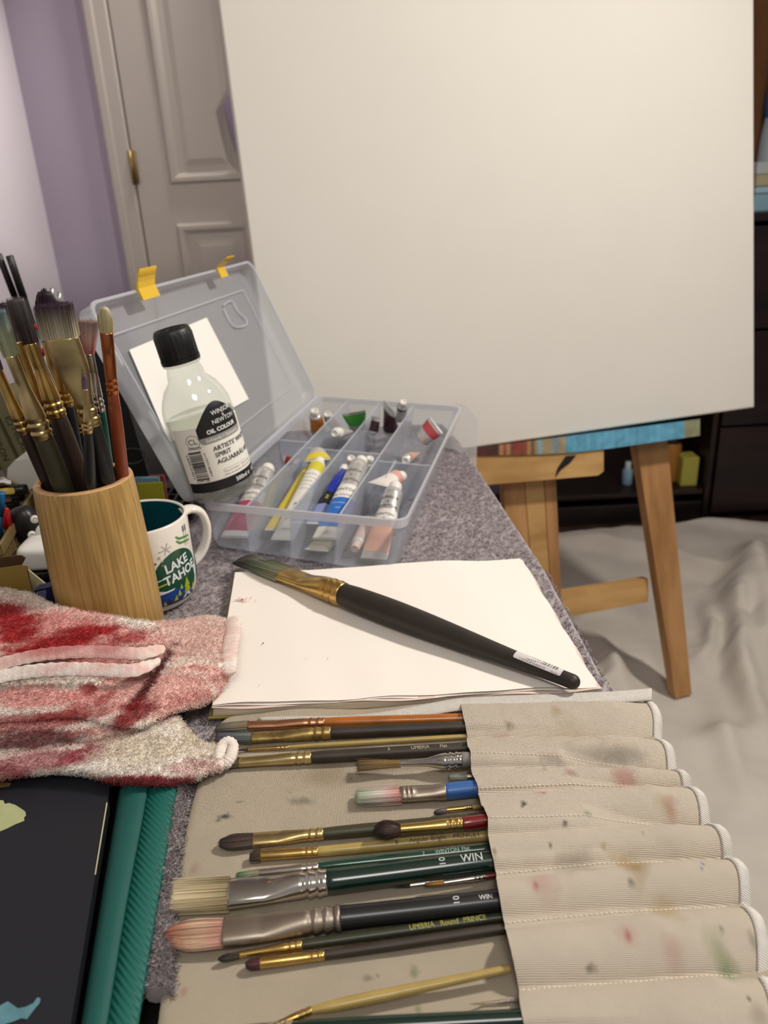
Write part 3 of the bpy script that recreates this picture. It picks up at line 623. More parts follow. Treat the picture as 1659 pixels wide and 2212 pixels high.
def div(u0,v0,u1,v1,z1,th=.0014):
    a,c=BX(u0,v0,.002),BX(u1,v1,.002); a2,c2=BX(u0,v0,z1),BX(u1,v1,z1); d=nrm(c-a); nn=np.array([-d[1],d[0],0])*th/2
    b=MB(); b.hexa([a-nn,c-nn,c+nn,a+nn],[a2-nn,c2-nn,c2+nn,a2+nn]); o=b.ob('divider',M_pl,bx,False)
    e=MB(); e.hexa([a2-nn*1.3,c2-nn*1.3,c2+nn*1.3,a2+nn*1.3],[p+[0,0,.0012] for p in(a2-nn*1.3,c2-nn*1.3,c2+nn*1.3,a2+nn*1.3)]); e.ob('divider_edge',M_rim,o,False)
DU=[.222,.455,.69]
for u in DU: div(u,.006,u,.994,BZ-.004)
div(DU[0]+.004,.50,DU[1]-.004,.50,BZ-.010); div(DU[1]+.004,.50,DU[2]-.004,.50,BZ-.010); div(DU[2]+.004,.44,.994,.44,BZ-.010); div(.006,.55,DU[0]-.004,.55,BZ-.010)
div(DU[2]+.10,.30,DU[2]+.10,.43,BZ-.006)
# lid, hinged on the left side and leaning outwards
lax=nrm((bc[3]-bc[0])*[1,1,0]); lout=np.array([-lax[1],lax[0],0]); LA=R(113); ld=math.sin(LA)*np.array([0,0,1])-math.cos(LA)*lout; ln_=np.cross(lax,ld)
if ln_[0]<0: ln_=-ln_         # points back over the tray
LL=WV; LH=.238; lo_=bc[0]+lout*.004
def LD(a,b_,off): return lo_+lax*a+ld*b_+ln_*off
def lring(i,off,rad=.016,n=5):
    out=[]
    for ca,cb2,a0 in((LL-i-rad,i+rad,270),(LL-i-rad,LH-i-rad,0),(i+rad,LH-i-rad,90),(i+rad,i+rad,180)):
        for k in range(n+1): a=R(a0+90*k/n); out.append(LD(ca+rad*math.cos(a),cb2+rad*math.sin(a),off))
    return np.array(out)
b=MB(); b.loft([lring(0.003,-.020),lring(.0005,-.018),lring(0,0)],True,False); lid=b.ob('lid',M_lidp,bx,True)
b=MB(); b.loft([lring(0,.0002),lring(-.002,.0006),lring(-.002,.003),lring(.0015,.003),lring(.0015,.0004)],False,False); b.ob('lid_rim',M_rim,lid,False)
b=MB(); b.loft([lring(.034,-.0172,.004),lring(.034,-.0158,.004),lring(.036,-.0158,.004),lring(.036,-.0172,.004)],False,False); b.ob('border_rib',M_rim,lid,False)
def LP(x,y,off):
    d=FW*FPX+RT*(x-W/2)+UP*(H/2-y); o=LD(0,0,off); t=((o-CP)@ln_)/(d@ln_); return CP+t*d
b=MB(); q=[LP(x,y,-.0170) for x,y in((279,756),(446,686),(537,862),(366,958))]; b.hexa(q,[p+ln_*.0004 for p in q]); b.ob('paper_label',mat('label_paper','#efece4',.8),lid,False)
b=MB(); b.tube(crm([LP(x,y,-.0168) for x,y in((482,660),(500,650),(513,672),(532,690),(530,703),(508,706),(494,690),(484,668))],np.linspace(0,1,24)),.0016,6); b.ob('embossed_mark',M_rim,lid)
M_yel=mat('yellow_plastic','#e0b51f',.35)
def latch(px,py,lift,wd):
    p=LP(px,py,0); s=(p-lo_)@lax; prof=[(LH-.020,.004),(LH-.006,.0055),(LH+.002,.004),(LH+.004,-.004)]
    if lift>0: prof=[(LH-.012,.0035),(LH+.002,.0045)]+[(LH+.004+.020*t*math.cos(R(lift)),.0045+.022*t*math.sin(R(lift))) for t in(.25,.5,.75,1)]
    b=MB(); rings=[]
    for i,(h_,o_) in enumerate(prof):
        rings.append(np.array([LD(s-wd/2,h_,o_),LD(s+wd/2,h_,o_),LD(s+wd/2,h_-.0005,o_+.0024),LD(s-wd/2,h_-.0005,o_+.0024)]))
    b.loft(rings); la=b.ob('latch',M_yel,bx,False)
    for k in range(7):
        t=-wd/2+wd*(k+.5)/7; e=MB(); a,c=prof[-3],prof[-1] if len(prof)>4 else prof[1]
        if len(prof)<=4: a,c=prof[0],prof[1]
        e.tube([LD(s+t,a[0],a[1]+.0026),LD(s+t,c[0],c[1]+.0026)],.0009,5); e.ob('ridge',M_yel,la)
latch(318,643,38,.042); latch(462,568,78,.026)
# ================================================================ CANVAS BRUSH ROLL
M_can=mat('natural_canvas','#c4b398',0.9,vcol=True,bump=0.8,bscale=450,bkind='weave')
M_can2=mat('natural_canvas_pocket','#c4b398',0.9,vcol=True,bump=0.7,bscale=450,bkind='weave')
M_tape=mat('white_cotton_tape','#e8e2d8',0.55,var=.06,vscale=200,bump=.9,bscale=320,bkind='herring')
roll=root('brush_roll',P(900,1900,.001)*[1,1,0]+[0,0,.0005],'natural canvas brush roll laid open along the desk edge, full of brushes','brush roll')
canc=np.array(C('#dfcfb5')); canp=np.array(C('#e2d4c0'))
def stain(V,K,spots):
    """spots: pixel x, y, radius px, colour, strength, stretch x; blots of paint left on the cloth"""
    for (x,y,r,c,s,sx) in spots:
        p=P(x,y,.006); rad=r*mpp(p); d=np.sqrt(((V[:,0]-p[0])/(rad*sx))**2+((V[:,1]-p[1])/(rad*1.6))**2)
        d=d*(1+.5*noise2(V[:,0],V[:,1],900/ max(1,r/6),int(x)%97)); a=s*np.clip(1.25-d,0,1); K[:]=K*(1-a[:,None])+np.array(C(c))*a[:,None]
# base panel
bl=[P(470,1560,.002),P(440,1640,.002),P(408,1760,.002),P(385,1880,.002),P(368,2000,.002),P(352,2120,.002),P(336,2240,.002),P(325,2330,.002)]
byy=[p[1] for p in bl][::-1]; bxx=[p[0] for p in bl][::-1]
ytop=P(700,1533,.003)[1]; ybot=P(340,2330,.002)[1]
nu,nv=230,300; V=np.zeros((nu,nv,3))
for j in range(nv):
    y=ybot+(ytop-ybot)*j/(nv-1); xl=np.interp(y,byy,bxx)
    cr=max(0,(y-(ytop-.016))/.016); xl+=.010*(1-math.sqrt(max(0,1-cr*cr)))
    X_=xl+(.185-xl)*np.arange(nu)/(nu-1); e=np.clip((X_-xl)/.004,0,1)
    V[:,j,0]=X_;V[:,j,1]=y;V[:,j,2]=.0004+.0016*np.sqrt(e)+.0006*noise2(X_,y+0*X_,60,21)*e+.003*max(0,1-(ytop-y)/.012)*(.5+.5*np.sin(X_*60))
V=V.reshape(-1,3); K=canc*(1+.05*noise2(V[:,0],V[:,1],40,7)+.03*noise2(V[:,0],V[:,1],160,8))[:,None]
stain(V,K,[(484,1753,5,'#14382c',.9,3.0),(470,1762,3,'#14382c',.7,2),(515,1722,3,'#4a5a4c',.5,3),(650,1720,8,'#5a584e',.5,3.5),(690,1666,26,'#a08558',.45,2.2),(893,2089,10,'#6f8a4d',.6,1),(903,2170,9,'#6f8a4d',.55,1),(394,2131,9,'#b0605a',.35,1),(416,1866,12,'#b86a62',.35,.8),(795,2102,5,'#5a4038',.5,3),(815,2096,3,'#803028',.6,1.2),(757,1672,4,'#444444',.4,1),(1040,1732,12,'#c87a70',.4,2),(560,1980,20,'#9a8a6a',.25,2)])
build('base_panel',V,grid_faces(nu,nv)[:,::-1].copy(),M_can,roll,K)
# ---- brushes in the roll: fraction data first, the pocket panel is shaped over them
G='brushes in the canvas roll'
RB=[]    # (y at pocket edge, radius)
def rbrush(label,px,wpx,kind,fer,han,hair,z=None,tk=None,nfib=90,letter=None,crimp=2,inside=.035,tail='cut',reg=True,name='paintbrush'):
    """px: tip, joint, crimp, pocket edge (pixels); wpx: tip, joint, crimp, belly px"""
    z0=.0028; est=[P(x,y,.006) for x,y in px]
    wm=[pw(est[0],wpx[0]),pw(est[1],wpx[1]),pw(est[2],wpx[2]),pw(est[3],wpx[3])]
    rz=wm[3]/2; tf=tk[1] if tk else min(wm[1],.0055); zz=z if z else [z0+max(tf/2,.003),z0+max(tf/2,wm[2]*.42),z0+wm[2]/2,z0+rz]
    p=[P(x,y,q) for (x,y),q in zip(px,zz)]
    T=nrm(p[3]-p[2]); end=p[3]+T*inside; end[2]=max(.003+wm[3]*.45,min(end[2],p[3][2]))
    if reg: RB.append((p[3][1],p[3][2]+rz))
    wb=wm[3]; return brush(label,[p[0],p[1],p[2],end],(wm[0],wm[1],wm[2],wb*1.0,wb*.97),kind,fer,han,hair,tk,name,G,nfib=nfib,letter=[(q[0],q[1]*np.linalg.norm(p[3]-p[2])/np.linalg.norm(end-p[2]),q[2],q[3]) for q in letter] if letter else None,crimp=crimp,tail=tail)
GOLDT='#b7a254'
rbrush('flat brush with copper ferrule and orange handle, topmost in the canvas roll',[(462,1573),(536,1568),(702,1561),(1000,1552)],(26,24,22,23),'flat','rose','orange',('#5d5a57','#9a8f78','#a59878'))
rbrush('flat brush with paint-stained gold ferrule and blue-grey bristles, brown handle',[(462,1592),(544,1593),(715,1583),(1002,1570)],(33,30,27,26),'flat','stain','dark',('#55505e','#5f6a72','#7d8378'))
rbrush('thin round brush with plain yellow wooden handle under the brown one',[(503,1621),(535,1619),(624,1614),(1002,1591)],(7,7,8,11),'liner','gold','nat',('#2a2320','#3a302a','#4a3a2c'),nfib=40)
rbrush('dark brown flat brush, its bristles touching the stained rag',[(484,1652),(516,1647),(673,1636),(1008,1616)],(25,24,26,26),'flat','pale_gold','dark',('#4a4540','#6a6258','#746a58'),letter=[('6',.50,.0035,'#a89a80'),('UMBRIA',.70,.0036,'#b8ab90'),('Flat',.85,.0036,'#b8ab90')])
rbrush('fanned tan brush with shiny conical silver ferrule and grey handle',[(766,1653),(863,1650),(997,1642),(1013,1641)],(37,11,35,32),'fan','silver','grey',('#6a5636','#a58a58','#a88b55'),z=[.010,.0105,.012,.012],tk=(.004,.004),nfib=130)
rbrush('pale bristle tip just showing from the pocket above the blue brush',[(968,1679),(1008,1678),(1040,1677),(1060,1676)],(17,17,16,16),'flat','matte','grey',('#8e8d84','#aaa89c','#b0ad9e'),inside=.02)
rbrush('flat brush with pink and white bristles, ridged silver ferrule and blue handle',[(764,1722),(865,1716),(963,1710),(1028,1703)],(42,39,37,36),'bright','matte','blue',('#a8b39a','#e3d9cf','#e0a09a'),tk=(.006,.008),nfib=170,crimp=0)
rbrush('tiny dark-haired brush with gold ferrule above the red-handled brush',[(936,1756),(964,1750),(1020,1744),(1034,1742)],(13,11,11,12),'round','gold','nat',('#2a2628','#4a4648','#6a625a'),nfib=50)
rbrush('filbert brush with purple-brown bristles and olive handle under the red one',[(470,1822),(547,1815),(699,1801),(1047,1768)],(43,37,26,27),'filbert','pale_gold','olive',('#30221f','#4d3832','#5a4840'),nfib=170)
rbrush('round mop brush with red handle and bright gold ferrule',[(806,1795),(864,1791),(999,1779),(1043,1773)],(42,21,27,28),'round','gold','red',('#2a1a14','#3d261d','#4a2f22'),z=[.0165,.0168,.0172,.0172],nfib=150,inside=.010)
rbrush('short angled brush with dark bristles and pale lettered wooden handle',[(538,1852),(563,1848),(687,1840),(1047,1806)],(24,24,22,23),'angle','gold','nat',('#2b2018','#4a3a2a','#5c4a34'),letter=[('6',.47,.0042,'#2a2418'),('Angular Bright',.655,.0038,'#3a3222'),('PRINCET',.89,.0042,'#3a3222')])
rbrush('slim green-handled brush with green-stained bristles beside the widest brush',[(508,1895),(560,1887),(688,1873),(1052,1834)],(21,17,20,22),'flat','silver','green',('#3f7a48','#9fa584','#a59f80'),letter=[('2',.62,.003,'#9ab0a6'),('WINTON',.76,.0034,'#9ab0a6'),('Flat',.87,.0034,'#9ab0a6')])
rbrush('widest brush, cream hog bristles, shiny silver ferrule and dark green handle',[(362,1937),(494,1931),(707,1905),(1060,1860)],(76,70,54,50),'flat','silver','dgreen',('#e4d6b4','#dccba4','#b5a67e'),tk=(.006,.009),nfib=340,letter=[('10',.70,.0050,'#c9d2cc'),('WIN',.88,.0062,'#c9d2cc')])
rbrush('tiny liner brush with dark hair beside the golden-haired liner',[(852,1917),(885,1913),(960,1903),(1058,1890)],(8,7,8,10),'liner','silver','maroon',('#14130f','#2a211a','#4a3520'),nfib=40)
rbrush('tiny liner brush with golden hair and silver ferrule',[(915,1911),(958,1907),(1048,1894),(1064,1891)],(10,9,12,12),'round','silver','maroon',('#7a5220','#a87a38','#b08440'),z=[.0085,.0085,.0085,.0085],nfib=50)
rbrush('wide filbert brush with pink-stained bristles, matte ferrule and black handle',[(350,2023),(483,2015),(725,1985),(1076,1946)],(76,68,53,48),'filbert','matte','black',('#b0705a','#e0c3a4','#d8a292'),tk=(.005,.009),nfib=340,crimp=3,letter=[('10',.74,.0048,'#d8d8d8'),('WIN',.92,.0036,'#d8d8d8')])
rbrush('slim round brush with gold-lettered dark olive handle below the black-handled brush',[(470,2073),(517,2063),(653,2041),(1079,1982)],(17,14,22,22),'round','gold','olive2',('#241e1a','#3f342c','#4a3e30'),letter=[('UMBRIA',.60,.0038,'#a9a54c'),('Round',.74,.0038,'#a9a54c'),('PRINCE',.87,.0038,'#a9a54c')])
rbrush('small flat brush with maroon bristles and dark brown handle, below the olive one',[(529,2085),(561,2081),(701,2063),(1084,2006)],(26,24,22,23),'filbert','gold','dark',('#3a1a20','#4c2028','#5a2a2c'),nfib=100)
# pale brush lying loose with its blunt handle end at the pocket, and two more at the lower edge
p=[P(470,2260,.005),P(560,2228,.005),P(673,2183,.0065),P(1106,2091,.009)]
brush('thin pale wooden brush lying loose, blunt end at the pocket edge',p,(.002,.0024,.004,.0058,.0040),'liner','gold','nat',('#3a2c20','#4a3828','#5a4632'),group=G,tail='round',nfib=40)
rbrush('hair-thin silver liner brush half hidden at the pocket by the lower edge',[(1015,2169),(1047,2167),(1100,2162),(1123,2160)],(5,5,7,8),'liner','matte','grey',('#6a5c3c','#8a7a50','#9a8a60'),nfib=24)
rbrush('thick dark green brush handle at the lower edge of the photo',[(330,2250),(440,2240),(632,2226),(1130,2201)],(40,38,36,40),'flat','silver','dgreen',('#c9bd93','#c2b588','#9a9060'),nfib=80)
# ---- pocket panel
Lp=[(996,1522),(1011,1601),(1017,1663),(1033,1728),(1054,1818),(1072,1910),(1090,2013),(1121,2143),(1142,2270)]
Rp=[(1394,1503),(1414,1585),(1444,1654),(1477,1689),(1516,1773),(1565,1843),(1602,1943),(1640,2092),(1668,2240)]
Lw=np.array([P(x,y,.004)[:2] for x,y in Lp]); Rw=np.array([P(x,y,.006)[:2] for x,y in Rp])
npk=len(Lp)-1; per=30; nv=npk*per+1; nu=150
def pock(u,s):
    k=min(int(s),npk-1); f=s-k
    a=Lw[k]*(1-f)+Lw[k+1]*f; c=Rw[k]*(1-f)+Rw[k+1]*f
    x=a[0]+(c[0]-a[0])*u; y=a[1]+(c[1]-a[1])*u
    sb=math.sin(math.pi*f)**.7; A=[.011,.0125,.0105,.016,.0165,.0165,.015,.009][k]
    h=A*sb*(1-.35*u)
    yy_=y if u>.3 else y
    bump=0
    for (yb,zt) in RB:
        yb2=yb+(c[1]-a[1])*u*.8; w2=max(.004,zt*.62); bump=max(bump,(zt+.0012-.003)*math.exp(-abs((y-yb2)/w2)**4*.7))
    h=max(h,bump*(1-.55*u)) if u<.45 else max(h,bump*(1-.55*u)*max(0,1-(u-.45)/.4))
    droop=.004*max(0,u-.8)/.2
    sx=.0022*math.sin(math.pi*f)*(1 if u>.97 else (u/.97)**8)-.0016*math.sin(math.pi*f)*math.exp(-u/.03)
    return x+sx,y,.0036+h-droop+.0005*float(noise2(np.array(x),np.array(y),120,31))
V=np.array([pock(i/(nu-1),j/per) for i in range(nu) for j in range(nv)])
K=canp*(1+.05*noise2(V[:,0],V[:,1],40,17)+.03*noise2(V[:,0],V[:,1],180,18))[:,None]
seamd=np.array([min(abs(j/per-round(j/per)),.5) for i in range(nu) for j in range(nv)])
stain(V,K,[(1131,1769,7,'#1d1420',.95,.9),(1127,1779,5,'#3c5a30',.8,.8),(1174,1740,6,'#b03a40',.75,.8),(1162,1738,10,'#d09a90',.4,1.4),(1344,1689,20,'#b8605a',.5,1.3),(1230,1686,8,'#a86a58',.5,1.6),(1175,1678,7,'#8a8a60',.4,1),(1447,1761,16,'#b86058',.5,1),(1430,1750,18,'#b49a60',.35,1),(1370,1898,26,'#9c7c38',.65,1.2),(1350,1882,20,'#c4a25a',.5,1.2),(1156,1949,8,'#b84a48',.7,.9),(1165,1945,26,'#cf9a90',.45,1.2),(1354,2051,9,'#b84248',.75,.9),(1350,2042,20,'#cf9a90',.4,1.2),(1450,2072,24,'#c89488',.4,1.3),(1573,2094,22,'#6d8646',.6,1.3),(1545,2060,26,'#94a070',.35,1),(1618,2161,4,'#222220',.9,1.2),(1268,1790,7,'#7d8a58',.6,1.2),(1219,1811,4,'#222222',.8,1.4),(1187,1858,4,'#2b2b2b',.8,1),(1099,1579,7,'#7a6440',.6,1),(1202,1551,9,'#b89455',.5,1.5),(1516,1887,5,'#5f6aa0',.7,.8),(1512,1900,3,'#5a649c',.7,.8),(1438,1974,22,'#bda050',.45,1.4),(1360,1934,6,'#5d5648',.6,1.4),(1272,2106,4,'#4a4438',.8,3),(1300,1643,20,'#6a645c',.4,3.5),(1350,1640,14,'#6a645c',.35,3),(1190,1660,10,'#4a463e',.35,3),(1386,1826,4,'#c9b48a',.8,1),(1240,1880,18,'#5a5446',.35,2.5),(1555,2026,6,'#5a5650',.5,1),(1625,2040,12,'#6a6458',.5,.8),(1303,1855,6,'#a88a50',.4,1),(1232,1590,30,'#b9a27a',.25,2),(1068,1874,8,'#8a5a30',.6,.6),(1640,2190,16,'#6a6050',.35,1.4),(1405,1708,5,'#5a5a50',.5,1.2),(1080,1600,14,'#c48a7a',.3,1.5)])
build('pocket_panel',V,grid_faces(nu,nv)[:,::-1].copy(),M_can2,roll,K)
# stitched seams: short thread dashes
b=MB()
for k in range(0,npk):
    if k==0: continue
    for i in range(46):
        u0=.01+i*.0212; p0=np.array(pock(u0,k+.004)); p1=np.array(pock(u0+.013,k+.004)); b.tube([p0+[0,0,.0001],(p0+p1)/2+[0,0,.0004],p1+[0,0,.0001]],.0003,4)
stuff(b.ob('stitching',mat('cream_thread','#f0e4ce',.8),roll))
def tape(name,inner,outer,th=.0012):
    rings=[]
    for a,c in zip(inner,outer):
        a=np.array(a);c=np.array(c); m_=(a+c)/2+[0,0,th*.9]
        rings.append(np.array([a,m_*.5+a*.5+[0,0,th*.5],m_,m_*.5+c*.5+[0,0,th*.5],c,c-[0,0,th],a-[0,0,th]]))
    b=MB(); b.loft(rings); return b.ob(name,M_tape,roll)
tin=crm([P(x,y,z) for x,y,z in((560,1556,.004),(650,1556,.004),(740,1556,.005),(820,1556,.007),(900,1549,.009),(990,1534,.010),(1080,1530,.010),(1200,1524,.009),(1320,1517,.008),(1408,1511,.006))],np.linspace(0,1,60))
tou=crm([P(x,y,z) for x,y,z in((560,1550,.0035),(650,1547,.004),(740,1546,.005),(820,1538,.009),(900,1524,.0105),(990,1508,.0105),(1080,1503,.010),(1200,1498,.009),(1320,1493,.008),(1408,1486,.006))],np.linspace(0,1,60))
tape('binding_tape',tin,tou)
ti=[];to=[]
for j in range(0,nv):
    s=j/per; p=np.array(pock(1,s)); f=s-int(s); ti.append(p-[.0006,0,0]+[0,0,.001]); w_=.0062
    to.append(p+[w_,.0006*math.sin(s*9),-.0012])
ti[0]=ti[0]+np.array([-.001,.006,0]); to[0]=to[0]+np.array([-.001,.006,0])
tape('binding_tape',ti,to)
# ================================================================ TEAL CASE AND NAVY SKETCHBOOK
M_teal=mat('teal_fabric','#034f48',.65,var=.06,vscale=60,bump=.2,bscale=900)
M_tealz=mat('teal_zip_tape','#03594f',.6,bump=.5,bscale=150,bkind='herring')
cs=root('zip_case',P(240,1900,0),'open teal zip case holding the navy sketchbook, left of the brush roll','case')
rows=[];rowsz=[]
for t in np.linspace(0,1,40):
    y=1590+(2330-1590)*t
    xn=250+(156-250)*((y-1640)/(2212-1640)); xr=330+(231-330)*((y-1640)/(2212-1640)); xe=385+(300-385)*((y-1690)/(2212-1690))
    wv=1.5*math.sin(t*9)
    rows.append(np.array([P(xn+19,y,.0055),P(xn+19.5,y,.0072),P(xn+24,y,.012),P((xn+xr)/2+wv,y,.0152),P(xr-5+wv,y,.0155),P(xr+wv,y,.0135),P(xr+wv,y,.004),P(xn+19,y,.0036)]))
    rowsz.append(np.array([P(xr+1+wv,y,.0128),P((xr+xe)/2,y,.0132),P(xe-5,y,.0122),P(xe,y,.0098),P(xe-1,y,.001),P(xr+2+wv,y,.001)]))
b=MB(); b.loft(rows); b.ob('padded_edge',M_teal,cs)
b=MB(); b.loft(rowsz); b.ob('zip_tape',M_tealz,cs)
def extr(px,z0,z1): return [P(x,y,z1)*[1,1,0]+[0,0,z0] for x,y in px],[P(x,y,z1) for x,y in px]
b=MB(); b.hexa(*extr([(-200,1590),(255,1610),(118,2330),(-200,2400)],.0005,.0026)); b.ob('base',M_teal,cs,False)
nb=root('sketchbook',P(100,1900,.0035),'dark navy sketchbook with pale green and blue painted shapes, inside the teal case','sketchbook')
M_navy=mat('navy_cover','#14171e',.5,var=.05,vscale=20)
nvp=[(-160,1610),(247,1640),(229,1750),(178,2060),(145,2260),(-160,2330)]
b=MB(); b.hexa(*extr(nvp,.0035,.0135)); b.ob('cover',M_navy,nb,False)
def flat(name,px,z,th,m,par):
    q=[P(x,y,z) for x,y in px]; b=MB(); b.hexa(q,[p+[0,0,th] for p in q]); return b.ob(name,m,par,False)
k5=lambda L:[(x/3.867,1640+y/3.867) for x,y in L]
flat('painted_leaf',k5([(0,345),(-120,330),(-200,470),(-150,640),(0,605),(60,580),(130,545),(205,515),(200,490),(218,470),(212,440),(185,420),(130,385),(75,368),(40,376),(30,347)][::-1]),.0136,.0003,mat('pale_green_paint','#a9ad7e',.6,var=.12,vscale=120),nb)
flat('painted_shape',k5([(-80,2080),(0,2062),(65,2025),(110,2055),(150,2085),(220,2070),(280,2040),(315,1990),(340,2003),(330,2040),(280,2100),(225,2175),(180,2165),(120,2190),(0,2230),(-80,2260)][::-1]),.0136,.0003,mat('pale_blue_paint','#56828c',.6,var=.25,vscale=90),nb)
flat('painted_sliver',k5([(-60,190),(60,193),(95,205),(80,228),(-60,245)][::-1]),.0136,.0003,mat('brown_paint','#6a5230',.6),nb)
flat('edge_highlight',[(230,1734),(232.5,1735),(207,1890),(204.5,1890)][::-1],.0137,.0004,mat('cream_highlight','#b9b08c',.6),nb)  # pale strip painted in as the highlight along the navy cover's edge
# ================================================================ STAINED RAG
rag=root('rag',P(200,1500,.02),'crumpled white terry rag stained red, lying across the case and desk','rag')
M_rag=mat('rag_terry','#d8ccc2',0.95,vcol=True,bump=.4,bscale=600,sheen=.2); M_ragp=mat('rag_pile','#d8ccc2',0.95,vcol=True)
cream=np.array(C('#ebe0d5'))
def ragcol(V):
    v=V-CP; dz=v@FW; x=W/2+FPX*(v@RT)/dz; y=H/2-FPX*(v@UP)/dz; K=np.tile(cream,(len(V),1))*(1+.05*noise2(V[:,0],V[:,1],90,41))[:,None]
    nz=noise2(V[:,0]*1.0,V[:,1]*2.2,140,42); nz2=noise2(V[:,0]*.6,V[:,1]*2.5,300,43)
    def blob(cx,cy,rx,ry,c,s,ang=0):
        a=R(ang); dx,dy=x-cx,y-cy; u=(dx*math.cos(a)+dy*math.sin(a))/rx; w=(-dx*math.sin(a)+dy*math.cos(a))/ry
        d=np.sqrt(u*u+w*w)+.38*nz+.22*nz2; k=s*np.clip((1.15-d)/.5,0,1); K[:]=K*(1-k[:,None])+np.array(C(c))*k[:,None]
    pk='#d9807a'; rd='#a80f18'; dk='#5e0a0e'; mg='#9c1a3c'
    blob(120,1370,230,75,pk,.75,10); blob(410,1380,150,60,'#dcaaa0',.6); blob(330,1500,190,60,'#dc958c',.65,-10); blob(80,1510,130,30,'#d98680',.7)
    blob(20,1345,75,50,rd,.95,20); blob(140,1385,120,24,rd,.95,-12); blob(250,1390,70,16,rd,.7,-20); blob(40,1420,90,20,rd,.6,-20)
    blob(320,1480,95,13,dk,.95,-55); blob(285,1545,60,24,'#8c1c20',.9,-30); blob(192,1490,22,14,rd,.8); blob(225,1512,30,10,rd,.6,-35)
    blob(60,1565,170,26,'#9c2a2a',.75,-6); blob(40,1600,150,22,dk,.9,-4); blob(150,1545,110,16,rd,.5,-8); blob(230,1580,80,14,'#a85550',.6)
    blob(100,1640,170,24,mg,.7,-8); blob(190,1622,60,16,mg,.75,-25); blob(300,1690,260,14,'#8a1420',.95); blob(420,1660,60,22,'#b06a68',.5); blob(0,1680,60,22,'#8a1824',.8)
    blob(420,1515,70,20,'#c87c78',.6); blob(440,1570,60,60,'#cfc4ad',.7); blob(300,1620,110,36,'#d6cbb6',.7)
    blob(110,1300,60,22,'#eadfd4',.8); blob(30,1290,60,18,'#ecdccf',.6)
    return np.clip(K,0,1)
rp=[];rn=[]
def ragsheet(rows,nu,nv,amp,seed,dens,name='cloth'):
    """rows (back to front) of (x px, y px, z mm), skinned by Catmull-Rom both ways"""
    R3=[crm([P(*q[:2],q[2]/1000) if len(q)==3 else P(*q[:2],q[2]/1000)*[1,1,0]+[0,.001,q[3]/1000] for q in r],np.linspace(0,1,nu)) for r in rows]
    R3=np.array(R3); V=np.stack([crm(R3[:,i],np.linspace(0,1,nv)) for i in range(nu)])        # nu,nv,3
    du=np.gradient(V,axis=0); dv=np.gradient(V,axis=1); N_=np.cross(dv,du); N_/=np.linalg.norm(N_,axis=2,keepdims=True)+1e-12
    fl=np.sign(np.mean(N_[...,2])); N_*=fl
    V=V+N_*(amp*noise2(V[...,0],V[...,1],75,seed)+amp*.5*noise2(V[...,0]+V[...,2],V[...,1],190,seed+1))[...,None]
    F=grid_faces(nu,nv); F=F if fl<0 else F[:,::-1].copy()
    o=build(name,V.reshape(-1,3),F,M_rag,rag,ragcol(V.reshape(-1,3)))
    g=np.random.default_rng(seed); A=np.linalg.norm(np.cross(du,dv),axis=2).sum(); n=int(dens*A/1e-6); w_=np.linalg.norm(np.cross(du,dv),axis=2).ravel(); idx=g.choice(nu*nv,n,p=w_/w_.sum())
    i,j=idx//nv,idx%nv; pt=V[i,j]+du[i,j]*g.uniform(-.5,.5,(n,1))+dv[i,j]*g.uniform(-.5,.5,(n,1))
    rp.append(pt); rn.append(N_[i,j]); return o
# bottom fold with the torn corner
ragsheet([[(-60,1610,16),(80,1605,17),(200,1585,18),(300,1560,19),(372,1540,17),(392,1555,15),(415,1590,12),(440,1606,9),(470,1608,8)],
 [(-60,1630,24),(80,1620,25),(200,1602,26),(300,1580,25),(372,1560,23),(400,1585,20),(430,1608,16),(460,1618,14),(492,1622,12)],
 [(-60,1660,27),(80,1640,28),(200,1630,29),(300,1625,28),(372,1615,26),(410,1625,22),(440,1632,18),(470,1636,15),(500,1638,11)],
 [(-60,1688,23),(60,1664,24),(180,1660,26),(280,1672,26),(360,1670,24),(410,1664,20),(445,1660,16),(475,1656,13),(496,1650,9)],
 [(-60,1700,19),(40,1676,19),(160,1668,19),(240,1688,19),(330,1694,18),(400,1686,15),(445,1674,11),(475,1664,8),(492,1655,5)],
 [(-60,1690,16),(40,1668,16),(160,1660,16),(240,1678,16),(330,1684,15),(400,1676,12),(445,1666,8),(475,1656,5),(488,1650,3)]],110,60,.0010,51,.7)
# dark red middle fold
ragsheet([[(-60,1540,20),(80,1535,20),(200,1540,21),(300,1550,20),(340,1560,18)],[(-60,1570,31),(80,1560,31),(180,1560,31),(270,1560,28),(345,1552,24)],[(-60,1600,31),(80,1590,31),(170,1585,31),(260,1580,28),(350,1562,24)],[(-60,1632,25),(80,1620,25),(170,1605,26),(260,1594,24),(352,1566,21)],[(-60,1625,19),(80,1612,19),(170,1598,20),(260,1588,19),(340,1564,17)]],90,40,.0010,61,.7)
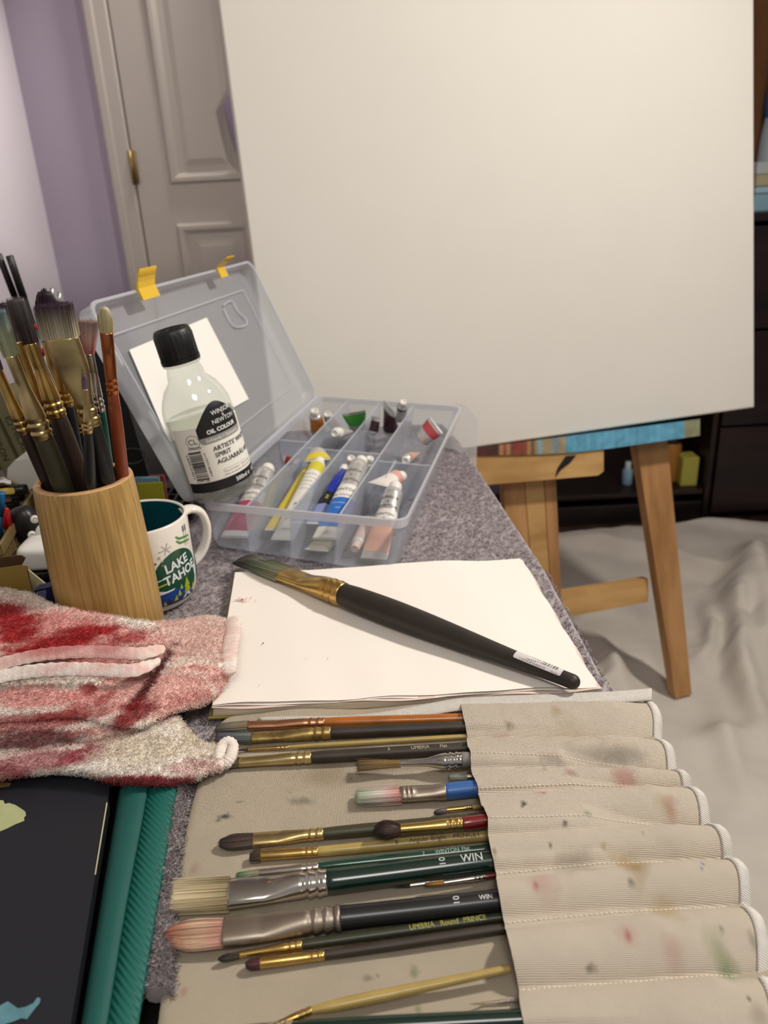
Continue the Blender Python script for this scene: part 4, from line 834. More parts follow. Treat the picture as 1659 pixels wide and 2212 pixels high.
# main body
ragsheet([[(-60,1400,50,14),(100,1385,50,14),(200,1370,52,14),(300,1347,50,12),(400,1338,30,8),(460,1334,23,6),(514,1348,18,4)],
 [(-60,1400,50),(100,1385,50),(200,1370,52),(300,1347,50),(400,1338,30),(460,1334,23),(514,1348,18)],
 [(-60,1450,46),(100,1440,46),(200,1436,47),(300,1410,44),(400,1392,33),(460,1388,29),(512,1392,23)],
 [(-60,1500,42),(100,1488,42),(200,1486,41),(300,1470,39),(400,1448,36),(458,1436,31),(508,1436,24)],
 [(-60,1540,38),(100,1530,38),(200,1530,38),(290,1530,38),(380,1500,34),(446,1474,27),(500,1462,18)],
 [(-60,1566,32),(60,1558,32),(150,1550,32),(220,1560,33),(300,1568,32),(385,1534,26),(440,1520,18),(470,1496,12)],
 [(-60,1558,26),(60,1550,26),(150,1542,26),(220,1552,26),(300,1556,24),(385,1524,18),(440,1512,10),(462,1490,6)]],130,80,.0013,71,.7)
# top flap whose selvedge is turned back
ragsheet([[(-60,1274,60,16),(10,1275,62,16),(70,1287,65,16),(130,1315,67,16),(230,1334,66,16),(335,1350,57,16)],
 [(-60,1274,60),(10,1275,62),(70,1287,65),(130,1315,67),(230,1334,66),(335,1350,57)],
 [(-60,1330,69),(20,1328,69),(90,1335,69),(160,1350,68),(250,1362,62),(345,1370,52)],
 [(-60,1390,63),(20,1385,63),(90,1380,63),(160,1382,61),(250,1386,58),(356,1382,49)],
 [(-60,1445,56),(0,1438,56),(60,1416,57),(150,1402,57),(250,1400,54),(362,1388,48)],
 [(-60,1450,50),(0,1446,50),(60,1424,51),(150,1410,51),(250,1408,49),(358,1396,44)]],100,60,.0012,81,.7)
b=MB();
def hemstrip(px,w0,z0,th,seed,name='hem'):
    c=crm([P(x,y,z/1000) for x,y,z in px],np.linspace(0,1,60)); rings=[]
    for i,p in enumerate(c):
        t=nrm(c[min(i+1,59)]-c[max(i-1,0)]); up=np.array([0,-.72,.69]); s=nrm(np.cross(up,t)); nn=np.cross(t,s); w_=w0*(1+.07*math.sin(i*1.7+seed)); e=min(1,(59-i)/5+.3,i/3+.4)
        rings.append(np.array([p+s*w_*e*math.cos(a)+nn*(th*math.sin(a)+.0004*math.sin(i*2.3+seed)) for a in np.linspace(0,2*math.pi,12,endpoint=False)]))
    b=MB(); b.loft(rings); V=np.array(b.V); Kc=ragcol(V)
    return build(name,V,b.F,mat('rag_hem','#e2d8cd',.9,vcol=True,var=.12,vscale=300,bump=.5,bscale=900),rag,Kc*.75+np.array(C('#e4d6cc'))*.25)
hemstrip([(-40,1447,59),(40,1424,60),(120,1411,61),(210,1408,60),(300,1412,57),(356,1398,51)],.0050,0,.0009,1)
hemstrip([(-40,1470,53),(40,1454,54),(120,1446,55),(200,1446,54),(290,1448,51),(345,1422,47)],.0052,0,.0009,2)
hemstrip([(497,1338,24),(503,1362,26),(497,1395,29),(494,1425,29),(490,1458,24)],.0072,0,.0024,3)
hemstrip([(470,1646,13),(478,1615,16),(492,1603,17),(503,1612,15),(498,1636,12),(484,1655,9)],.0040,0,.0036,4,'torn_corner')
pt=np.concatenate(rp);nn=np.concatenate(rn); g=np.random.default_rng(77)
kc=np.clip(ragcol(pt)*g.uniform(1.0,1.4,(len(pt),1)),0,1)
tufts('terry_pile',pt,nn,kc,M_ragp,rag,.0027,.00030,seed=13,lean=1.0)
# ================================================================ SOLVENT BOTTLE
INK=mat('ink_black','#0e0e10',.5); WHT=mat('ink_white','#e9e7e0',.6)
Bb=P(485,1062,BZ+.0045); top_=PY(367,706,Bb[1]-.004); Bd=nrm(top_-Bb); BLn=float(np.linalg.norm(top_-Bb)); bc_=CP-(Bb+Bd*BLn*.4); bc_=nrm(bc_-Bd*(bc_@Bd)); br_=np.cross(Bd,bc_)
if br_@RT<0: br_=-br_
bt=root('solvent_bottle',Bb,'clear bottle of white spirit with black screw cap, leaning against the open box lid','bottle')
RB_=.2*BLn
def bp(th,z,r): th=R(th); return Bb+Bd*z*BLn+r*(math.cos(th)*bc_+math.sin(th)*br_)
def blathe(prof,n=48,flute=0,th0=0,th1=360):
    b=MB(); full=(th1-th0)>=359.9; k=n if full else n+1
    rings=[np.array([bp(th0+(th1-th0)*i/n,z,r*((1+flute*(1 if (i//2)%2 else -1)) if flute else 1)) for i in range(k)]) for r,z in prof]
    b.loft(rings,False,False,closed=full); return b
q=RB_
outer=[(.0,.004),(q*.75,.004),(q*.92,.012),(q,.045),(q,.30),(q,.50),(q*.97,.555),(q*.88,.61),(q*.74,.665),(q*.535,.71),(q*.51,.745),(q*.475,.775),(q*.475,.79)]
M_gl=clear('bottle_glass','#f1f3f1',.02,1.5); M_liq=clear('spirit','#f0f1ec',.03,1.2,body=.07,bodycol='#eeeae0')
b=blathe(outer); b.ob('glass',M_gl,bt)
b=blathe([(q*.50,.79),(q*.535,.795),(q*.535,.81),(q*.50,.815)]); b.ob('neck_ring',clear('bottle_ring','#e6e6e2',.1,1.5,body=.3),bt)
b=blathe([(.0,.012),(q*.72,.012),(q*.89,.02),(q*.955,.05),(q*.955,.495),(.0,.495)]); b.ob('liquid',M_liq,bt)
M_cap=mat('black_cap','#0d0d0e',.45)
b=blathe([(q*.535,.805),(q*.55,.808),(q*.55,.83)],48); b.blank=0; b.ob('cap_collar',M_cap,bt)
b=blathe([(q*.522,.826),(q*.535,.83),(q*.535,.955),(q*.515,.965)],96,flute=.012); b2=blathe([(q*.528,.958),(q*.515,.975),(q*.47,.990),(q*.44,.991),(q*.42,.985),(0.0,.985)],48); b.V+=b2.V; b.F+=[tuple(i+len(b.V)-len(b2.V) for i in f) for f in b2.F]; b.K+=b2.K; b.I+=b2.I; cap=b.ob('cap',M_cap,bt)
# raised dragon-like crest simplified as curls on the cap
b=MB()
for cx,cy,rr in((-.2,.05,.13),(.05,-.05,.15),(.24,.08,.09)):
    b.tube([Bb+Bd*(.987*BLn)+br_*q*(cx+rr*math.cos(a))+bc_*q*(cy+rr*.8*math.sin(a)) for a in np.linspace(0,5.2,14)],.0006,5)
b.ob('cap_emblem',M_cap,cap)
M_lab=mat('bottle_label','#e9e5da',.5)
def blab(name,poly,off,m,par,res=.003):
    """poly in (arc metres from the camera-facing line, height metres)"""
    V,F=decal2d(poly,res);
    def rad(z): return np.interp(z/BLn,[p[1] for p in outer],[p[0] for p in outer])
    return build(name,[bp(math.degrees(u/RB_),z/BLn,rad(z)+off) for u,z in V],F,m,par,None,True)
D=math.pi/180*RB_; Z=BLn
lab=blab('label',[(-58*D,.085*Z),(112*D,.085*Z),(112*D,.47*Z),(-58*D,.47*Z)],.0002,M_lab,bt)
blab('black_band',[(-58*D,.085*Z),(112*D,.085*Z),(112*D,.145*Z),(-58*D,.145*Z)],.0004,INK,lab)
TC=29*D     # middle of the front of the label
arch=[(TC-42*D,.40*Z),(TC-42*D,.455*Z)]+[(TC-42*D+84*D*t,(.455+.125*math.sin(math.pi*t))*Z) for t in np.linspace(.06,.94,14)]+[(TC+42*D,.455*Z),(TC+42*D,.40*Z)]
grey=[(TC-42*D,.40*Z),(TC-41*D,.375*Z),(TC-36*D,.362*Z),(TC+36*D,.362*Z),(TC+41*D,.375*Z),(TC+42*D,.40*Z)]
blab('grey_band',grey,.0004,mat('label_grey','#8e8e88',.6),lab); blab('black_arch',arch,.0004,INK,lab)
def btext(s,size,u,z,m,align='LEFT',rot=0,shear=0,bold=0):
    tv,tf=text2d(s,size,align,shear,bold); a=R(rot); tv=np.stack([tv[:,0]*math.cos(a)-tv[:,1]*math.sin(a),tv[:,0]*math.sin(a)+tv[:,1]*math.cos(a)],1)
    build('lettering',[bp(math.degrees((x+u)/RB_),(y+z)/BLn,np.interp((y+z)/BLn,[p[1] for p in outer],[p[0] for p in outer])+.0006) for x,y in tv],tf,m,lab,None,False)
btext('WINSOR',.0068,TC+9*D,.520*Z,WHT,'CENTER'); btext('&',.0045,TC+9*D,.495*Z,WHT,'CENTER'); btext('NEWTON',.0068,TC+9*D,.470*Z,WHT,'CENTER')
btext('OIL COLOUR',.0062,TC+1*D,.425*Z,WHT,'CENTER',bold=.0002); btext('Solvents • Solventes',.0054,TC,.380*Z,WHT,'CENTER',shear=.2)
btext("ARTISTS' WHITE",.0072,TC-25*D,.325*Z,INK,bold=.0001); btext('SPIRIT',.0072,TC-25*D,.287*Z,INK,bold=.0001); btext('AGUARRÁS ARTIST',.0072,TC-25*D,.247*Z,INK,bold=.0001)
btext('Thins oil colour · Cleans brushes',.0032,TC-20*D,.182*Z,mat('ink_grey','#77756e',.6),); btext("Dilue et nettoie à l'huile et pinceaux",.0032,TC-20*D,.163*Z,MATS['ink_grey'])
blab('rule',[(TC-20*D,.1955*Z),(TC+30*D,.1955*Z),(TC+30*D,.197*Z),(TC-20*D,.197*Z)],.0004,MATS['ink_grey'],lab)
btext('500ml ℮   16.9 US fl.oz',.0066,TC-4*D,.113*Z,WHT,bold=.0001)
# griffin-like crest as curls
b=MB()
def crest(pts,r=.0003): b.tube([bp(math.degrees((TC-19*D+x*.0011)/RB_),(.475*Z+y*.0011)/BLn,RB_*.985+.0002) for x,y in crm(pts,np.linspace(0,1,30))],r,4)
crest([(-7,-4),(-9,-6),(-7,-8),(-5,-6),(-3,-4),(2,-5),(7,-3),(9,0),(8,3),(6,2)]); crest([(-6,4),(-4,-1),(0,-3),(5,-2),(6,4),(3,7)],.0004); crest([(-8,0),(-6,1),(-7,3),(-9,2),(-8,0)])
for k in range(-3,4): crest([(k*1.2-.5,5),(k*1.1,1),(k*.9+.4,-3)],.00045)
b.ob('crest',WHT,lab)
b=MB(); g=np.random.default_rng(8); z=.165*Z
while z<.33*Z:
    h=g.choice([.0004,.0008,.0012]); b.add([bp(t,zz/BLn,RB_+.0006) for zz in(z,z+h) for t in(-38,-30,-22,-16)],[(0,1,5,4),(1,2,6,5),(2,3,7,6)]); z+=h+g.choice([.0004,.0007,.0011])
b.ob('bar_code',INK,lab,False)
btext('6 84955 01492 0',.0042,-42*D,.248*Z,INK,'CENTER',rot=-90); btext('Lot C0731 0200814',.0034,-11*D,.248*Z,INK,'CENTER',rot=-90); btext('3249738',.0044,-28*D,.158*Z,INK,'CENTER'); btext('CL',.0085,-24*D,.392*Z,INK,'CENTER'); btext('Conforms to',.0026,-24*D,.362*Z,INK,'CENTER'); btext('ASTM D-4236',.0026,-24*D,.352*Z,INK,'CENTER')
b=MB(); b.tube([bp(-24+math.degrees(.0078*math.cos(a)/RB_),.392+.0078*math.sin(a)/BLn,RB_+.0005) for a in np.linspace(0,2*math.pi,9)],.0002,4); b.ob('seal_ring',INK,lab)
# ================================================================ PAINT TUBES
M_alu=mat('tube_foil','#d4d2ce',.32,.65,var=.15,vscale=90,bump=.3,bscale=180); M_wt=mat('tube_white','#d9d5cc',.4,bump=.2,bscale=150); M_tcap=mat('tube_cap','#dcd8cf',.45)
GT='paint tubes in the clear box'
# cap and tail are given in box fractions: across, deep, and height in metres
def ptube(label,cap,tail,wpx,bands=(),base='foil',z=(.040,.012),capc=None,crush=0,txt=None,caps=True,dark=None,tailw=1.05,upv=None):
    a=BX(*cap); t=BX(*tail); w_=wpx; T=nrm(a-t); r=root('paint_tube',(a+t)/2,label,'paint tube',GT)
    U=np.array([0,0,1.]) if upv is None else np.asarray(upv,float); Nn=nrm(U-T*(U@T)); B=np.cross(T,Nn)
    if B@RT<0: B=-B
    L=np.linalg.norm(a-t); r0=w_*.40; capl=min(.013,L*.2); Lb=L-capl-.004
    def sec(f):   # f 0 shoulder .. 1 tail
        s=f*f*(3-2*f); return r0+(w_/2*tailw-r0)*s, r0+(.0006-r0)*(f**1.3)
    def pt(f,ang,off=0):
        A,Bn=sec(min(max(f,0),1)); k=1+crush*.25*math.sin(f*9+ang*2)*math.sin(ang*3+f*5); c=t+T*(Lb*(1-f))+Nn*crush*.004*math.sin(f*7)+B*crush*.004*math.sin(f*5+1); return c+B*((A+off)*k*math.cos(ang))+Nn*((Bn+off)*k*math.sin(ang))
    angs=np.linspace(0,2*math.pi,24,endpoint=False)
    b=MB(); rings=[[t+T*(Lb+.004)+B*r0*.45*math.cos(q)+Nn*r0*.45*math.sin(q) for q in angs]]+[[pt(f,q) for q in angs] for f in np.linspace(0,1,16)]
    rings.append([p-T*.003 for p in rings[-1]]); b.loft([np.array(x) for x in rings]); b.ob('body',M_alu if base=='foil' else M_wt,r)
    for i,(f0,f1,c) in enumerate(bands):
        b=MB(); b.loft([np.array([pt(f,q,.00025) for q in angs]) for f in np.linspace(f0,f1,8)],False,False); b.ob('label_band',mat('band_'+c.lstrip('#'),c,.35,bump=.15,bscale=150),r)
    if caps:
        b=MB(); e=t+T*(Lb+.002); rc=max(.0052,r0*.72); x=np.linspace(0,2*math.pi,28,endpoint=False); fl=[1+.03*(1 if k%2 else -1) for k in range(28)]
        b.loft([np.array([e+T*h+B*rr*f_*math.cos(q)+Nn*rr*f_*math.sin(q) for q,f_ in zip(x,fl)]) for h,rr in((0,rc*.9),(.001,rc),(capl-.002,rc*.93),(capl,rc*.85),(capl+.0001,rc*.6),(capl-.0008,rc*.55),(capl-.0008,.0001))]); b.ob('cap',mat('cap_'+capc.lstrip('#'),capc,.45) if capc else M_tcap,r)
    if txt:
        for s_,f,sz,cl in txt:
            tv,tf=text2d(s_,sz); out=[]
            for x_,y_ in tv:
                ff=f-y_/Lb; A,Bn=sec(min(max(ff,0),1)); an=math.pi/2-x_/max(A,.004); out.append(pt(ff,an,.0005))
            build('lettering',out,tf,mat('ink_'+cl.lstrip('#'),cl,.5),r,None,False)
    return r
WN=lambda:[('WINSOR',.17,.0058,'#16181c'),('&',.235,.004,'#16181c'),('NEWTON',.30,.0058,'#16181c')]
ptube('magenta-banded foil tube in the front left compartment under the bottle',(0.11, 0.32, 0.046),(0.11, 0.035, 0.01),0.031,[(.36,.52,'#dcd8d0'),(.52,.93,'#b5375e'),(.93,1,'#dcd8d0')],txt=WN()+[('WINTON',.42,.0055,'#16181c'),('OIL COLOUR',.49,.0035,'#16181c')],z=(.046,.010))
ptube('dark red tube lying at the back of the front left compartment',(0.06, 0.46, 0.03),(0.17, 0.47, 0.03),0.019,[(.1,.8,'#6e1418')],z=(.030,.030),caps=False)
ptube('yellow tube with empty label lying left of the white-labelled yellow one',(0.295, 0.42, 0.034),(0.3, 0.09, 0.012),0.022,[(.02,1,'#c6b23a')],base='white',z=(.036,.012),crush=.25)
ptube('yellow-shouldered tube with printed white back label',(0.375, 0.39, 0.049),(0.385, 0.04, 0.014),0.026,[(.02,.14,'#c9bc2c'),(.14,1,'#d8d4ca')],base='white',z=(.047,.008),txt=[('Permanent Series 2',.20,.0030,'#3a3a3a'),('Oil colour for artists',.25,.0028,'#3a3a3a'),('Wash hands after use',.30,.0028,'#3a3a3a'),('Couleur a l huile',.35,.0028,'#3a3a3a'),('Colore ad olio',.40,.0028,'#3a3a3a'),('AP',.60,.0085,'#6a6a66'),('Conforms to D-4236',.72,.0026,'#6a6a66'),('Made in China',.78,.0026,'#6a6a66'),('1070 240',.90,.0034,'#4a4a48')])
ptube('upturned tube tail with bright yellow band behind the yellow tubes',(0.305, 0.475, 0.040),(0.365, 0.375, 0.050),0.034,[(.45,.88,'#d3bd1c')],z=(.030,.050),caps=False,upv=(0,-.35,.9))
ptube('crumpled ultramarine tube beside the bright blue one',(0.513, 0.4, 0.042),(0.510, 0.13, 0.016),0.018,[(.02,.45,'#1d2f9c'),(.45,.62,'#14181e'),(.62,1,'#7d86b4')],base='white',z=(.042,.014),crush=1.0,capc='#d9d5cc',txt=[('2',.53,.007,'#d8cc5a')])
ptube('bright blue banded foil tube with white cap, tallest in its compartment',(0.612, 0.4, 0.053),(0.607, 0.06, 0.017),0.03,[(.36,.53,'#dedad2'),(.53,.88,'#2a68b8'),(.88,1,'#dcd9c8')],z=(.053,.010),txt=WN()+[('WINTON',.43,.0068,'#101216'),('OIL COLOUR',.50,.0040,'#101216'),('CERULEAN BLUE',.60,.0026,'#dfe6ee'),('BLEU',.66,.0026,'#dfe6ee')])
ptube('white-capped tube standing behind the ultramarine one',(0.53, 0.43, 0.05),(0.53, 0.485, 0.012),0.02,[(.2,.9,'#b8b5ac')],z=(.052,.020),base='white')
ptube('white-capped tube standing behind the bright blue one',(0.63, 0.46, 0.048),(0.62, 0.485, 0.012),0.019,[(.2,.9,'#b9b2aa')],z=(.052,.020),base='white')
ptube('cream crumpled tube tail at the bottom of the bright blue tube compartment',(0.6, 0.12, 0.01),(0.585, 0.035, 0.007),0.026,[(.1,1,'#c6bfa2')],base='white',z=(.012,.006),crush=.8,caps=False)
ptube('white tube with coral print and ribbed crimp, behind the peach one',(0.86, 0.38, 0.04),(0.765, 0.27, 0.045),0.025,[(.02,.3,'#cf9a8e'),(.3,.96,'#dcd6ce')],base='white',z=(.044,.046),tailw=1.2)
ptube('peach-banded foil tube with white cap in the front right compartment',(0.86, 0.26, 0.049),(0.872, 0.04, 0.008),0.028,[(.34,.50,'#d6d0c8'),(.50,.93,'#d09a80')],z=(.048,.006),txt=WN()+[('WINTON',.42,.0052,'#16181c'),('OIL',.48,.0035,'#16181c')])
ptube('pale pink tube lying with its round cap to the front right corner',(0.765, 0.045, 0.0115),(0.76, 0.24, 0.011),0.018,[(.05,.9,'#cbaea2')],base='white',z=(.010,.010),capc='#d8c3b4')
ptube('orange-banded tube standing in the back left compartment',(0.09, 0.8, 0.06),(0.07, 0.84, 0.014),0.024,[(.0,.9,'#d07f1e')],z=(.062,.014))
ptube('salmon red tube leaning beside the orange one',(0.165, 0.82, 0.052),(0.15, 0.9, 0.018),0.02,[(.05,.8,'#a84a40')],z=(.056,.018))
ptube('white-capped grey tube lying in front of the green one',(0.315, 0.64, 0.048),(0.3, 0.9, 0.014),0.022,[(.1,.9,'#b8b4a8')],base='white',z=(.048,.020))
ptube('tube with bright green band tail up in the back row',(0.35, 0.88, 0.02),(0.375, 0.78, 0.062),0.034,[(.4,.92,'#3f9a34')],z=(.026,.064),caps=False,upv=(0,-1,.2))
ptube('dark purple tube with silver tail standing in the back row',(0.6, 0.86, 0.014),(0.6, 0.8, 0.072),0.03,[(.1,.8,'#371020')],z=(.014,.074),caps=False,upv=(-.8,-.6,.2))
ptube('maroon tube beside the silver-tailed purple one',(0.5, 0.78, 0.022),(0.51, 0.8, 0.052),0.018,[(.1,.85,'#3a0e1e')],z=(.022,.052),caps=False)
ptube('white and silver tube with black shoulder at the far edge of the box',(0.655, 0.9, 0.07),(0.62, 0.95, 0.03),0.02,[(.0,.12,'#1a1a1c')],z=(.070,.030))
ptube('grey tube with red-printed tail in the back right compartment',(0.81, 0.77, 0.022),(0.9, 0.77, 0.052),0.03,[(.5,.9,'#b2444a')],z=(.026,.052),caps=False,upv=(.2,-.7,.7))
ptube('peach tube standing in the middle right compartment',(0.83, 0.47, 0.044),(0.8, 0.75, 0.012),0.019,[(.1,.9,'#c99a7e')],z=(.044,.012))
# ================================================================ BAMBOO CUP WITH UPRIGHT BRUSHES
CX,CY_=-.246,.600
cup=root('bamboo_cup',(CX,CY_,0.0),'turned bamboo cup packed with upright brushes, beside the mug','cup')
M_bam=wood('bamboo','#967440','#bb9858',420,(1,1,.012),.38,.05); M_bamr=wood('bamboo_rim','#b3875a','#c79c6e',80,(1,1,1),.45)
Tc=np.array(Matrix.Translation((CX,CY_,0)))
HC=.1635; b=MB(); b.lathe([(.0412,.0),(.0428,.002),(.0430,.04),(.0424,.09),(.0406,.14),(.0396,HC-.004),(.0390,HC-.001)],64,Tc,cap0=True); b.ob('wall',M_bam,cup)
b=MB(); b.lathe([(.0390,HC-.001),(.0384,HC),(.0336,HC),(.0330,HC-.001)],64,Tc); b.ob('rim',M_bamr,cup)
b=MB(); b.lathe([(.0330,HC-.001),(.0328,HC-.02),(.0328,.008),(0,.008)],48,Tc); b.ob('inside',wood('bamboo_inside','#4a3216','#6b4a22',60,(1,1,.03),.7),cup)
GC='brushes standing in the bamboo cup'
def cbrush(label,px,Y,wpx,kind,fer,han,hair,tk=None,nfib=140,crimp=2,tailpx=None):
    """px: tip, joint, crimp, point where the handle passes the rim"""
    Y=Y-.068; Yt=Y-.012
    p=[PY(px[0][0],px[0][1],Yt),PY(px[1][0],px[1][1],Yt+.002),PY(px[2][0],px[2][1],Yt+.006),PY(px[3][0],px[3][1],Y)]
    T=nrm(p[3]-p[2]); e=p[3]+T*.12
    for k in range(60):
        d=math.hypot(e[0]-CX,e[1]-CY_)
        if e[2]>.012 and d<.025: break
        if e[2]<=.012: e=e-T*.002
        if math.hypot(e[0]-CX,e[1]-CY_)>=.025: e[0]+=(CX-e[0])*.06; e[1]+=(CY_-e[1])*.06
        if np.linalg.norm(e-p[3])<.02: break
    wm=[pw(p[0],wpx[0]),pw(p[1],wpx[1]),pw(p[2],wpx[2]),pw(p[3],wpx[3])]
    Tl=nrm(p[3]-p[0]); n_=[p[0],p[1],p[2],e]
    return brush(label,n_,(wm[0],wm[1],wm[2],wm[3],wm[3]*.8),kind,fer,han,hair,tk,'paintbrush',GC,up=(0,-1,.25),nfib=nfib,crimp=crimp)
cbrush('flat brush with blue-green and cream bristles at the left of the cup',[(-12,664),(24,767),(95,946),(140,1062)],.650,(46,28,43,42),'flat','pale_gold','olive',('#5c6e72','#9aa083','#a8a582'),(.005,.009),nfib=220)
cbrush('brush with tarnished gold ferrule, lowest at the left of the cup',[(-46,690),(-6,800),(56,936),(112,1060)],.668,(30,22,28,28),'flat','gold','brown',('#4a2f35','#5a4248','#6a5050'),(.004,.007))
cbrush('purple-brown bristled brush hidden behind the left ones in the cup',[(4,648),(36,738),(98,915),(140,1050)],.692,(40,28,30,30),'filbert','gold','brown',('#3d2a2e','#5a4444','#6a5854'),(.005,.008))
cbrush('brush with dark brown ragged bristles and bright gold ferrule',[(30,640),(66,741),(126,900),(180,1050)],.672,(42,28,38,38),'flat','gold','brown',('#5a5250','#3f3534','#35282a'),(.005,.009),nfib=240)
cbrush('wide flat brush with purple-tipped cream bristles in the cup middle',[(113,652),(132,729),(200,918),(236,1050)],.655,(80,74,38,38),'flat','pale_gold','black',('#3a2030','#8f8470','#b8ad92'),(.006,.011),nfib=420)
cbrush('domed dark purple brush rising behind the wide flat one',[(94,622),(118,738),(147,878),(176,1040)],.690,(60,52,26,26),'filbert','gold','black',('#2c1a24','#3f2a36','#4a3640'),(.006,.009),nfib=240)
cbrush('small round brush with mauve tip standing in front in the cup',[(182,808),(184,840),(191,934),(197,1072)],.643,(13,12,20,24),'round','pale_gold','black',('#5d4654','#6d5866','#7a6670'),nfib=60)
cbrush('splayed pink fan brush with silver ferrule in the cup',[(189,688),(190,764),(215,888),(240,1040)],.684,(52,26,25,24),'fan','silver','green',('#9a8078','#d8b0a4','#c06a62'),(.004,.005),nfib=240)
cbrush('cream hog bristle brush with copper ferrule and rust-coloured handle, rightmost in the cup',[(224,660),(230,718),(244,851),(264,1018)],.668,(33,28,25,27),'filbert','copper','rust',('#c9bd97','#c2b384','#b8a878'),(.006,.008),nfib=220)
cbrush('slender black brush handle between the others in the cup',[(150,800),(158,850),(176,940),(218,1060)],.700,(14,14,20,20),'round','gold','black',('#3a2c2c','#4a3a3a','#4a3a3a'),nfib=50)
# ================================================================ MUG
MX,MY=-.2405,.696; MR=.0465; MH=.088
mug=root('mug',(MX,MY,0),'white mug with teal inside and lake scene print, right of the bamboo cup','mug')
M_cer=mat('white_ceramic','#e4ddd2',.18); M_teali=mat('teal_glaze','#0b4750',.25)
Tm=np.array(Matrix.Translation((MX,MY,0)))
mprof=[(.0,.002),(.038,.002),(.040,0.0),(.0410,.001),(.0442,.007),(.0468,.016),(.0474,.03),(.0468,.06),(.0464,MH-.002),(.0456,MH),(.0440,MH),(.0433,MH-.0015)]
b=MB(); b.lathe(mprof,72,Tm); b.ob('body',M_cer,mug)
b=MB(); b.lathe([(.0433,MH-.0015),(.0430,MH-.01),(.0432,.02),(.038,.008),(0,.006)],56,Tm); b.ob('lining',M_teali,mug)
mc=nrm((CP-np.array([MX,MY,0]))*[1,1,0]); mr_=np.array([-mc[1],mc[0],0]); mr_=mr_ if mr_@RT>0 else -mr_
def mp(th,z,off=0.0):
    r=np.interp(z,[p[1] for p in mprof[3:10]],[p[0] for p in mprof[3:10]])+off; return np.array([MX,MY,z])+r*(math.cos(th)*mc+math.sin(th)*mr_)
ha=R(104); hd=math.cos(ha)*mc+math.sin(ha)*mr_; hs_=np.cross([0,0,1],hd); hp=crm([(.043,.080),(.053,.0815),(.063,.075),(.067,.059),(.064,.043),(.056,.030),(.043,.021)],np.linspace(0,1,30)); rings=[]
for i,(r_,z_) in enumerate(hp):
    c=np.array([MX,MY,z_])+hd*r_; a=hp[min(i+1,29)]-hp[max(i-1,0)]; t=nrm(hd*a[0]+np.array([0,0,1])*a[1]); nn=np.cross(t,hs_); wd=.0085-.0015*math.sin(math.pi*i/29)
    rings.append(np.array([c+hs_*wd*math.cos(q)+nn*.0042*math.sin(q) for q in np.linspace(0,2*math.pi,16,endpoint=False)]))
b=MB(); b.loft(rings); b.ob('handle',M_cer,mug)
def mdec(name,poly,c,off=.0002,res=.003,par=None):
    V,F=decal2d(poly,res); return build(name,[mp(R(35)+u/MR,z,off) for u,z in V],F,mat('print_'+c.lstrip('#'),c,.3),par or mug,None,True)
ell=lambda cx,cz,a,b_,n=28,w_=0: [(cx+a*math.cos(t)*(1+w_*math.sin(3*t)),cz+b_*math.sin(t)) for t in np.linspace(0,2*math.pi,n,endpoint=False)]
pr_=mdec('print_blob',ell(.002,.034,.0265,.0275,36,.05),'#0f4a33',.0002)
mdec('print_side',[(.030,.012),(.052,.012),(.052,.074),(.044,.078),(.036,.060),(.033,.035)],'#1d3f66',.0003,par=pr_); mdec('print_side',[(.034,.020),(.05,.020),(.05,.03),(.036,.034)],'#154a8c',.0004,par=pr_)
mdec('print_lake',[(-.030,.009),(.022,.0075),(.016,.012),(.010,.019),(-.006,.0235),(-.030,.021)],'#123f86',.0004,par=pr_)
mdec('print_shore',[(-.030,.0075),(.020,.0065),(.022,.009),(-.004,.011),(-.030,.0105)],'#0f2d55',.0005,par=pr_)
mdec('print_snow',[(-.030,.0215),(-.022,.026),(-.016,.024),(-.006,.0245),(-.008,.0228),(-.018,.0218)],'#dfe3e6',.0006,par=pr_)
mdec('print_bar',[(-.030,.0285),(-.010,.0315),(-.010,.033),(-.030,.0305)],'#a9b43a',.0006,par=pr_); mdec('print_bar',[(-.030,.034),(-.016,.037),(-.016,.0378),(-.030,.036)],'#dfe3e6',.0006,par=pr_)
def tree(x,z,s,c,k=1):
    for i in range(k): mdec('print_tree',[(x-s*(.5+.1*i),z+s*(-.7*i)),(x+s*(.5+.1*i),z-s*.7*i),(x,z+s*(1.3-.6*i))],c,.0007,par=pr_)
tree(.0085,.020,.008,'#a4a92e',3); tree(-.002,.014,.005,'#a9b43a',1); tree(-.006,.010,.005,'#b9b04a'); tree(.018,.013,.005,'#c2bb3a'); tree(-.013,.0085,.005,'#0c2242'); tree(-.018,.0085,.004,'#b9b04a'); tree(.001,.0205,.004,'#a9b43a')
mdec('print_tent',[(.002,.0085),(.015,.0085),(.009,.0145)],'#d5dade',.0008,par=pr_); mdec('print_tent',[(.006,.0086),(.011,.0086),(.0085,.0115)],'#101c2c',.0009,par=pr_)
mdec('print_figure',ell(.0255,.030,.0026,.0062,14),'#d5dade',.0006,par=pr_)
for k in(0,1):
    z0=.0655+k*.0045; mdec('print_ski',[(.004,z0+.004),(.008,z0),(.026,z0-.0035),(.026,z0-.002),(.009,z0+.0018),(.0045,z0+.0052)],'#4c8a3c',.0006,par=pr_)
for k in(.0165,.0205): mdec('print_pole',[(k,.060),(k+.0005,.060),(k+.0005,.080),(k,.080)],'#2a2d30',.0006,par=pr_); mdec('print_pole_grip',[(k-.0006,.075),(k+.0011,.075),(k+.0009,.081),(k-.0004,.081)],'#23262a',.0007,par=pr_)
